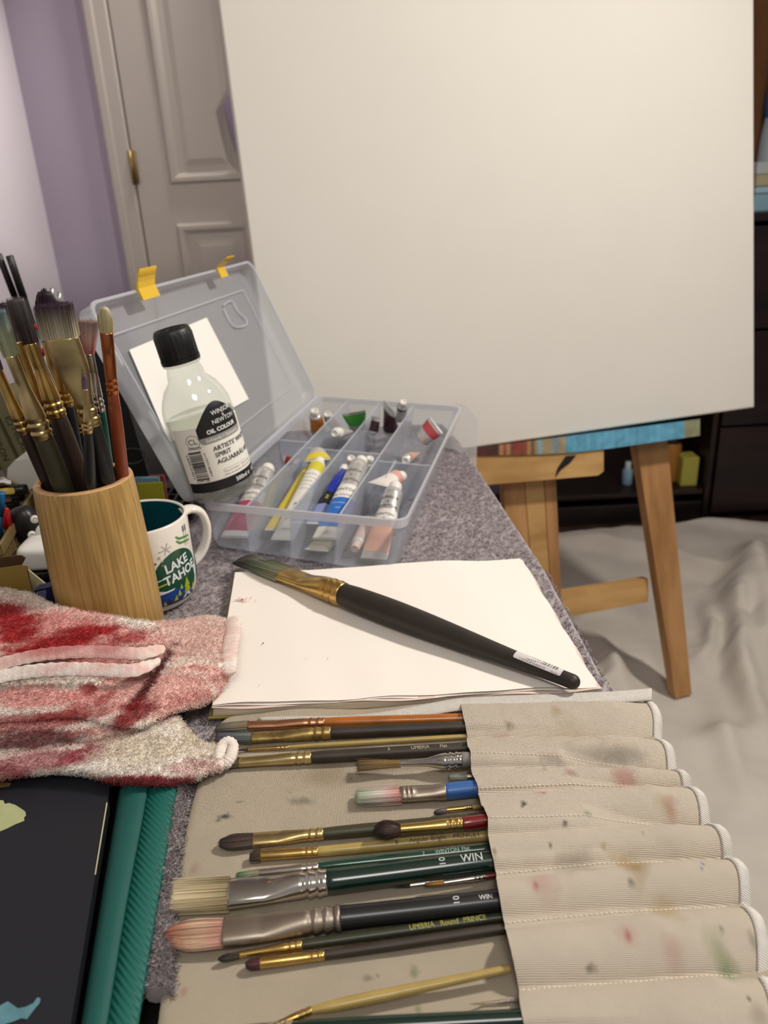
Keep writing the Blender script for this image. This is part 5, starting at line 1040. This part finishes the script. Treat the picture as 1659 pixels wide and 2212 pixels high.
for k in range(3):
    a=R(60*k+10); c_,s_=math.cos(a),math.sin(a); L_=.0062; w_=.00035; cx,cz=-.0085,.0665
    mdec('print_flake',[(cx-c_*L_-s_*w_,cz-s_*L_+c_*w_),(cx-c_*L_+s_*w_,cz-s_*L_-c_*w_),(cx+c_*L_+s_*w_,cz+s_*L_-c_*w_),(cx+c_*L_-s_*w_,cz+s_*L_+c_*w_)],'#a6a6a4',.0004,par=pr_)
def star(x,z,s,c): mdec('print_star',[(x+(s if k%2==0 else s*.42)*math.cos(R(90+36*k)),z+(s if k%2==0 else s*.42)*math.sin(R(90+36*k))) for k in range(10)],c,.0004,par=pr_)
star(-.0165,.060,.0020,'#9a9a98'); star(-.021,.055,.0017,'#4a4c48'); star(-.014,.056,.0016,'#b5b5b2'); star(-.0225,.0485,.0012,'#5a5c58'); star(-.0145,.0515,.0014,'#8a8a4a'); star(-.0155,.0655,.0009,'#5a5c58'); star(-.024,.044,.0011,'#5a5c58')
for s_,sz,u,z in(('LAKE',.0128,.0005,.0475),('TAHOE',.0128,.0040,.0360)):
    tv,tf=text2d(s_,sz,'CENTER',0,.0004); a=R(7); build('lettering',[mp(R(35)+(u+x*math.cos(a)*.95-y*math.sin(a))/MR,z+x*math.sin(a)+y*math.cos(a),.0009) for x,y in tv],tf,mat('print_white','#d9dde0',.4),pr_,None,False)
# ================================================================ CLUTTER BEHIND THE CUP
DZ=-.0085
def prism(px,Y,zb,dep,top=None):
    """front outline in pixels on the plane y=Y, extruded dep backwards"""
    q=[PY(x,y,Y) for x,y in px]; q=[np.array([p[0],p[1],max(p[2],zb)]) for p in q]; return q,[p+[0,dep,0] for p in q]
def tl(s,size,o,u,v,m,par,off=.0004,align='LEFT'):
    tv,tf=text2d(s,size,align); f=planemap(o,u,v,off); return build('lettering',f(tv),tf,m,par,None,False)
BLKB=mat('black_card','#0e0d0d',.45,var=.1,vscale=30)
q=PY(150,1045,.93); bxr=root('sharpener_box',(PY(250,1000,.97)[0],.97,DZ),'black gloss carton with oval emblem, standing behind the bamboo cup','carton')
fa,bk=prism([(170,770),(222,742),(262,830),(335,1075),(170,1110)],.93,DZ,.09); b=MB(); b.hexa([fa[i] for i in(0,4,3,2,1)],[bk[i] for i in(0,4,3,2,1)]); b.ob('body',BLKB,bxr,False)
GRY=mat('grey_print','#3c3b3b',.5); b=MB(); cc=PY(285,985,.93)+[0,-.0004,0]; ex=np.array([1,0,.06])
b.tube([cc+np.array([.0165*math.cos(a),0,.0100*math.sin(a)+.001*math.cos(a)]) for a in np.linspace(0,2*math.pi,40)],.0010,5); b.ob('emblem_ring',GRY,bxr)
tl('ECTRIC',.0075,PY(276,1000,.93),(1,0,-.28),(.2,0,1),mat('pale_print','#6d6a66',.5),bxr,-.0006); tl('SE',.006,PY(312,1010,.93),(1,0,-.1),(0,0,1),MATS['pale_print'],bxr,-.0006)
# pen boxes leaning at the far left
M_pb=mat('olive_card','#6c6648',.7,var=.12,vscale=40)
for i,(x0,lab_) in enumerate(((-55,'olive pen carton with printed side, leftmost of the leaning row'),(-8,'olive pen carton with printed side, middle of the leaning row'),(42,'olive pen carton with printed side, nearest the white tub'))):
    Yk=.96+.004*i; px=[(x0-66,852),(x0-31,840),(x0+55,1018),(x0+20,1030)]
    fa,bk=prism(px,Yk,DZ+.004,.05); r=root('pen_box',(sum(p[0] for p in fa)/4,Yk+.025,DZ),lab_,'carton','leaning pen cartons')
    b=MB(); b.hexa(fa[::-1],bk[::-1]); bo=b.ob('body',M_pb,r,False)
    u=nrm(fa[3]-fa[0]); v=np.cross([0,-1,0],u); v=v if v[2]>0 else -v; o=fa[0]*.45+fa[3]*.55-v*0+ (fa[1]-fa[0])*.5
    tl('MICRON',.012,fa[0]+(fa[3]-fa[0])*.42+(fa[1]-fa[0])*.5+[0,-.0008,0],u,v,mat('ink_dark_olive','#2b2818',.6),bo,0)
    m_=fa[0]+(fa[3]-fa[0])*.34+(fa[1]-fa[0])*.5+np.array([0,-.0006,0]); b=MB(); b.tube([m_+u*.005*sx+v*.005*sy for sx,sy in((-1,-1),(1,-1),(1,1),(-1,1),(-1,-1))],.0006,4); b.tube([m_-u*.003,m_+u*.002+v*.002],.0012,4); b.ob('mark',MATS['ink_dark_olive'],bo,False)
# white tub with green base
r=root('tub',(PY(48,1060,.89)[0],.915,DZ),'white plastic tub with green bottom behind the bamboo cup','tub')
fa,bk=prism([(14,1064),(112,1050),(110,1000),(90,988),(30,996),(16,1012)],.89,DZ,.07); zt=[p[2] for p in fa]
b=MB(); b.hexa(fa,bk); b.ob('body',mat('white_plastic_tub','#c9c7bf',.35),r,False)
gb=[PY(14,1066,.89),PY(112,1052,.89)]; zb_=min(g[2] for g in gb); b=MB(); b.box(((gb[0][0]+gb[1][0])/2,.925,(zb_+DZ)/2-.0005),((gb[1][0]-gb[0][0]),.07,zb_-DZ-.001),bev=.003); b.ob('base',mat('green_plastic','#2c3f22',.4),r,False)
# mesh basket with markers
RZ=.072; A_=P(70,1062,RZ); Bf=P(-2,1178,RZ); Bk=P(30,1042,RZ); Dl=Bk+(Bf-A_)*1.3; Cl=Bf+(Bk-A_)*1.9
Dl=A_+(Bk-A_)*2.2; Cl=Bf+(Bk-A_)*2.2
bs=root('mesh_basket',(A_+Cl)/2*[1,1,0]+[0,0,DZ],'tan wire mesh basket holding markers, left of the bamboo cup','basket')
M_mesh=mat('tan_metal','#8f7a4e',.4,.5)
for p,q2 in((A_,Bf),(Bf,Cl),(Cl,Dl),(Dl,A_)):
    d=nrm(q2-p); b=MB(); up=np.array([0,0,1]); n_=np.cross(d,up)*.0016; b.hexa([p-n_-up*.010,q2-n_-up*.010,q2+n_-up*.010,p+n_-up*.010],[p-n_,q2-n_,q2+n_,p+n_]); b.ob('rim_band',M_mesh,bs,False)
b=MB()
for p,q2 in((A_,Bf),(Bf,Cl),(Cl,Dl),(Dl,A_)):
    L=np.linalg.norm(q2-p); n_=int(L/.0042)
    for k in range(n_+1):
        a=p+(q2-p)*k/n_;
        for s in(1,-1):
            e=p+(q2-p)*min(1,max(0,(k/n_+s*.07/L*.5)));
            b.tube([a+[0,0,-.010],np.array([e[0],e[1],DZ+.001])],.0005,3,cap=False)
stuff(b.ob('wire_mesh',M_mesh,bs))
b=MB(); b.hexa([p*[1,1,0]+[0,0,DZ+.0002] for p in(A_,Bf,Cl,Dl)][::-1],[p*[1,1,0]+[0,0,DZ+.0015] for p in(A_,Bf,Cl,Dl)][::-1]); b.ob('bottom',M_mesh,bs,False)
M_blk=mat('black_plastic_gloss','#0f0f10',.3)
def marker(y0,xe,h,c,nm,zz,k):
    e=P(xe,y0,zz); l=P(-70,y0+8,zz); r=root('marker',(e+l)/2,nm,'marker','markers lying in the basket'); w_=pw(e,h)
    d=nrm(l-e); n_=np.cross(d,[0,0,1]);
    def bar(a,b_,w1,t1,zo,yo=0):
        bb_=MB(); rings=[]
        for f,s in((0,.4),(.02,.85),(.05,1),(.95,1),(1,.9)):
            c_=a+(b_-a)*f; rings.append(np.array([c_+n_*w1/2*s*math.copysign(abs(math.cos(q))**.6,math.cos(q))+np.array([0,yo,0])+np.array([0,0,1])*(t1/2*s*math.copysign(abs(math.sin(q))**.6,math.sin(q))+zo) for q in np.linspace(0,2*math.pi,14,endpoint=False)]))
        bb_.loft(rings); return bb_
    bar(e-d*.010,l,.0135,.011,0).ob('barrel',M_blk,r); bar(e+d*.001,l+d*.01,.004,.0078,.0012,-.0058).ob('colour_panel',mat('panel_'+c.lstrip('#'),c,.4),r)
marker(1058,40,16,'#dcc063','black marker with pale yellow panel, on top in the basket',.078,0); marker(1074,33,13,'#8e726a','black marker with dusty brown panel, under the yellow one',.066,1); marker(1090,22,13,'#9cc4c0','black marker with pale aqua panel, lowest in the basket',.054,2)
c=PY(2,1064,.725); d_=PY(2,1165,.735); r=root('pen',(d_[0],d_[1],d_[2]),'blue pen standing upright at the left edge of the photo','pen')
b=MB(); b.tube([c+(d_-c)*.48,d_],[.0035,.0026],14); b.ob('barrel',mat('blue_pen','#0f4a70',.3),r); b=MB(); b.tube([c,c+[0,0,-.0006],c+(d_-c)*.47],[.0028,.0038,.0038],14); b.ob('cap',mat('blue_pen_cap','#145b86',.3),r)
c=PY(14,1097,.728); d_=PY(17,1152,.73); r=root('pen',(d_[0],d_[1],d_[2]),'red tapered pen cap pointing up beside the blue pen','pen'); b=MB(); b.tube([c,c+(d_-c)*.03,c+(d_-c)*.75],[.001,.0022,.0055],14); b.ob('cap',mat('red_pen','#9c1216',.2),r); b=MB(); b.tube([c+(d_-c)*.76,d_+[0,0,-.03]],[.005,.0045],14); b.ob('barrel',M_blk,r)
# white paper scrap on the basket's markers
nn_=12; V=[P(-60+ (84)*i/(nn_-1),1034+4*math.sin(i*1.3)+j*2.4,.090+.003*math.sin(i*1.1+j)) for i in range(nn_) for j in range(6)]
tag(build('paper_scrap',np.array(V),grid_faces(nn_,6),mat('scrap_paper','#cfcbc6',.8),None,None,True,loc=V[30]),'crumpled white paper scrap lying on top of the markers','paper')
# black gadget with two white buttons
def rbox(name,c,size,m,par,p=.5,n=20,ax=None):
    V=[];rows=n
    for i in range(rows+1):
        f=-math.pi/2+math.pi*i/rows
        for j in range(2*n):
            a=2*math.pi*j/(2*n); sp=lambda v:math.copysign(abs(v)**p,v); V.append(np.array([size[0]/2*sp(math.cos(f))*sp(math.cos(a)),size[1]/2*sp(math.cos(f))*sp(math.sin(a)),size[2]/2*sp(math.sin(f))]))
    V=np.array(V); V=V@np.asarray(ax).T if ax is not None else V; F=[(i*2*n+j,i*2*n+(j+1)%(2*n),(i+1)*2*n+(j+1)%(2*n),(i+1)*2*n+j) for i in range(rows) for j in range(2*n)]
    return build(name,V+np.asarray(c),F,m,par,None,True)
def rotz(a): a=R(a); return np.array([[math.cos(a),-math.sin(a),0],[math.sin(a),math.cos(a),0],[0,0,1]])
def roty(a): a=R(a); return np.array([[math.cos(a),0,math.sin(a)],[0,1,0],[-math.sin(a),0,math.cos(a)]])
c=PY(58,1136,.745); r=root('remote_fob',(c[0],c[1],c[2]-.02),'black rounded remote with white round buttons, propped behind the bamboo cup','remote')
rbox('body',c,(.030,.024,.044),mat('matte_black_plastic','#181415',.4),r,.7,16,roty(-14))
BUT=mat('white_button','#d8d5cb',.35)
for x,y in((75,1122),(69,1156)):
    a=PY(x,y,.731); bb_=MB(); d=nrm(np.array([.55,-.85,.1])); bb_.tube([a+d*-.002,a+d*.0012,a+d*.0018],[.0042,.0042,.0030],16); bt_=bb_.ob('button',BUT,r); bb_=MB(); n1=nrm(np.cross(d,[0,0,1])); bb_.tube([a+d*.0019+n1*.0018*math.cos(q)+np.array([0,0,1])*.0022*math.sin(q) for q in np.linspace(0,6.28,14)],.00025,4); bb_.ob('mark',GRY,bt_)
c=PY(92,1162,.722); r=root('earbud_case',(c[0],.722,c[2]-.014),'small upright white case with ring mark between the remote and the cup','case'); rbox('body',c+[.004,0,0],(.020,.014,.030),mat('white_gloss','#d9d7cf',.2),r,.75,12); bb_=MB(); bb_.tube([c+np.array([-.001+.0026*math.cos(q),-.0075,.0035*math.sin(q)]) for q in np.linspace(0,6.28,16)],.0003,4); bb_.ob('ring_mark',GRY,r)
# white mouse with black base
a,e=PY(35,1200,.69),PY(130,1200,.69); zt,zb1,zb2=PY(80,1182,.69)[2],PY(80,1232,.69)[2],PY(80,1252,.69)[2]; cx=(a[0]+e[0])/2
r=root('mouse',(cx,.70,zb2),'white rounded device with black base lying against the bamboo cup','mouse')
rbox('shell',(cx,.705,(zt+zb1)/2+.001),(e[0]-a[0],.045,(zt-zb1)+.002),MATS['white_gloss'],r,.45,20); b=MB(); b.box((cx+.003,.705,(zb1+zb2)/2),(e[0]-a[0]-.012,.040,zb1-zb2),bev=.003); b.ob('base',M_blk,r)
# supports below the gadgets: a dark tray
b=MB(); zt2=zb2-.0005; b.box((cx-.005,.715,(zt2+DZ)/2),(.085,.085,zt2-DZ-.0004),bev=.004); tag(b.ob('tray',mat('black_tray','#100f10',.25),None,True,loc=(cx,.71,DZ)),'glossy black tray under the white device, left of the bamboo cup','tray')
# kraft carton in front, open flap up
fa,bk=prism([(-70,1340),(80,1330),(58,1224),(44,1222),(-70,1238)],.615,DZ,.0015); r=root('kraft_carton',(sum(p[0] for p in fa)/5,.63,DZ),'open yellowish kraft carton between the rag and bamboo cup','carton')
KR=mat('kraft_yellow','#8a7030',.6,var=.08,vscale=30); KB=mat('kraft_brown','#4a3216',.7)
b=MB(); b.hexa(fa[::-1],bk[::-1]); b.ob('body',KR,r,False)
f2,b2=prism([(-70,1238),(46,1222),(55,1206),(46,1200),(30,1201),(-70,1214)],.634,DZ,.0015); b=MB(); b.hexa(f2[::-1],b2[::-1]); b.ob('back_flap',KB,r,False)
f2,b2=prism([(58,1232),(80,1330),(66,1332),(50,1236)],.613,DZ,.0012); b=MB(); b.hexa(f2[::-1],b2[::-1]); b.ob('side_flap',KR,r,False)
# white folded card and small navy carton by the cup
f2,b2=prism([(59,1229),(106,1268),(112,1300),(74,1330)],.640,DZ,.0012); b=MB(); b.hexa(f2,b2); tag(b.ob('card',mat('cream_card','#c3b690',.7),None,False,loc=f2[0]),'cream folded card standing between kraft carton and bamboo cup','card')
f2,b2=prism([(74,1276),(108,1268),(112,1345),(80,1345)],.622,DZ,.012); r=root('navy_carton',(f2[0][0],.628,DZ),'small navy carton with pale printed lines at the foot of the bamboo cup','carton'); b=MB(); b.hexa(f2,b2); b.ob('body',mat('navy_card','#101a44',.5),r,False)
b=MB()
for k in range(4): p0,p1=PY(80,1281+k*4,.6218),PY(100,1276.5+k*4,.6218); b.hexa([p0,p1,p1+[0,0,.0008],p0+[0,0,.0008]],[p+[0,-.0002,0] for p in(p0,p1,p1+[0,0,.0008],p0+[0,0,.0008])])
stuff(b.ob('printed_lines',mat('pale_blue_print','#8d93b8',.6),r,False))
# sticky notes with a clear stand and dark rack
for nm,px,c,Y,lab_ in(('sticky_notes',[(296,1046),(349,1044),(357,1096),(300,1100)],'#8c8a14',.852,'yellow-green sticky note pad standing behind the mug'),('sticky_notes',[(290,1033),(342,1033),(345,1060),(292,1062)],'#5e8796',.872,'pale blue sticky note pad behind the yellow-green one'),('sticky_notes',[(320,1030),(353,1028),(356,1058),(322,1060)],'#8c3a34',.884,'brick red sticky note pad at the back of the note stack'),('sticky_notes',[(305,1087),(360,1083),(362,1120),(306,1124)],'#a8506a',.842,'pink sticky note pad at the foot of the note stack')):
    f2,b2=prism(px,Y,.0003,.006); q2=[np.array([p[0],p[1],p[2]]) for p in f2]; zmin=.0003
    q2[2][2]=min(q2[2][2],zmin); q2[3][2]=min(q2[3][2],zmin); b=MB(); b.hexa([p for p in q2][::-1],[p+[0,.006,0] for p in q2][::-1]); tag(b.ob(nm,mat('note_'+c.lstrip('#'),c,.7),None,False,loc=q2[3]),lab_,'note pad','sticky note pads behind the mug')
b=MB(); pts_=[PY(x,y,.845) for x,y in((356,1112),(360,1088),(366,1082),(372,1086),(368,1112))]; b.tube(crm(pts_,np.linspace(0,1,16)),.0009,8); tag(b.ob('wire_clip',mat('white_wire','#c9c5b8',.4),None,True,loc=pts_[0]),'white wire loop standing beside the sticky notes','wire')
r=root('rack',(-.235,.93,0),'low black plastic grid rack between the mug and the box','rack'); x0,x1=P(318,1075,.004)[0],P(436,1075,.004)[0]
for k in range(7):
    b=MB(); x=x0+(x1-x0)*k/6; b.box((x,.925,.010),(.0035,.075,.018),bev=.0008); b.ob('bar',M_blk,r,False)
for y in(.8875,.912,.937,.9625):
    b=MB(); b.box(((x0+x1)/2,y,.0125),((x1-x0),.003,.012)); b.ob('bar',M_blk,r,False)
# pen holder far behind the brushes, with pens, scissors and tweezers
hc=np.array([PY(30,760,.90)[0]-.012,1.062,DZ]); r=root('pen_holder',hc,'black round pen holder hidden behind the upright brushes','pen holder'); Th=np.array(Matrix.Translation(hc)); b=MB(); b.lathe([(0,.001),(.034,.001),(.036,.004),(.037,.115),(.036,.117),(.034,.116),(.033,.006),(0,.006)],36,Th); b.ob('body',mat('black_matte','#121213',.5),r)
def hpen(label,top_,rad):
    t=PY(*top_,1.055); e=hc+np.array([.008 if top_[0]>20 else -.006,-.004 if top_[0]>20 else .006,.012]); d=nrm(t-e); r=root('pen',e,label,'pen','black pens in the holder'); b=MB(); b.tube([e,t-d*.055],[rad*.9,rad*.95],12); b.ob('barrel',M_blk,r); b=MB(); b.tube([t-d*.0548,t-d*.001,t],[rad*1.05,rad,rad*.8],14); cp_=b.ob('cap',MATS['matte_black_plastic'],r); return t,d,cp_,rad
hpen('black pen at the very left edge, leaning out of the holder',(-4,548),.0042); t,d,cp_,rad=hpen('black pen with pale mark on its cap, right of the other',(20,552),.0048)
tl('S',.006,t-d*.010+np.array([0,-rad*1.05,0]),(1,0,0),(0,0,1),mat('pale_print','#6d6a66',.5),cp_,0,'CENTER')
c=PY(80,735,1.0); r=root('scissors',hc+[.01,-.01,.01],'red-handled scissors standing in the holder behind the brushes','scissors'); b=MB(); b.tube([c+np.array([.012*math.cos(q),.003*math.sin(q),.016*math.sin(q)]) for q in np.linspace(0,2*math.pi,24)],.0036,8); b.ob('handle',mat('red_plastic','#a01c20',.3),r); b=MB(); b.tube([c+[.004,.002,-.016],hc+[.012,-.012,.012]],[.004,.0015],6); b.ob('blade',mat('steel','#a8a6a2',.3,.9),r)
b=MB(); e=hc+[.020,.006,.012]
for x,y in((112,622),(128,632)): b.tube([e,PY(x,y+26,1.03),PY(x,y,1.03)],[.0012,.0022,.0026],8)
tag(b.ob('tweezers',mat('steel','#a8a6a2',.3,.9),None,True,loc=e),'grey metal tweezers poking up behind the domed purple brush','tweezers')
# clear sleeve drooping over the desk edge beyond the box
nn_=16; V=[]
for i in range(nn_):
    for j in range(nn_):
        u,v=i/(nn_-1),j/(nn_-1); p=P(955+45*u+ (30-20*u)*v,965-95*v+10*u,.0012); dr=max(0,u-.35)
        V.append(p+np.array([.018*u,-.05*u*(1-v)*.4,-.045*dr**1.5+.002*math.sin(v*6)]))
tag(build('plastic_sleeve',np.array(V),grid_faces(nn_,nn_),clear('sleeve_film','#f4f4f6',.15,1.3,body=.35,bodycol='#c9c8cc'),None,None,True,loc=V[0]),'clear plastic sleeve drooping over the towel edge right of the compartment box','plastic sleeve')
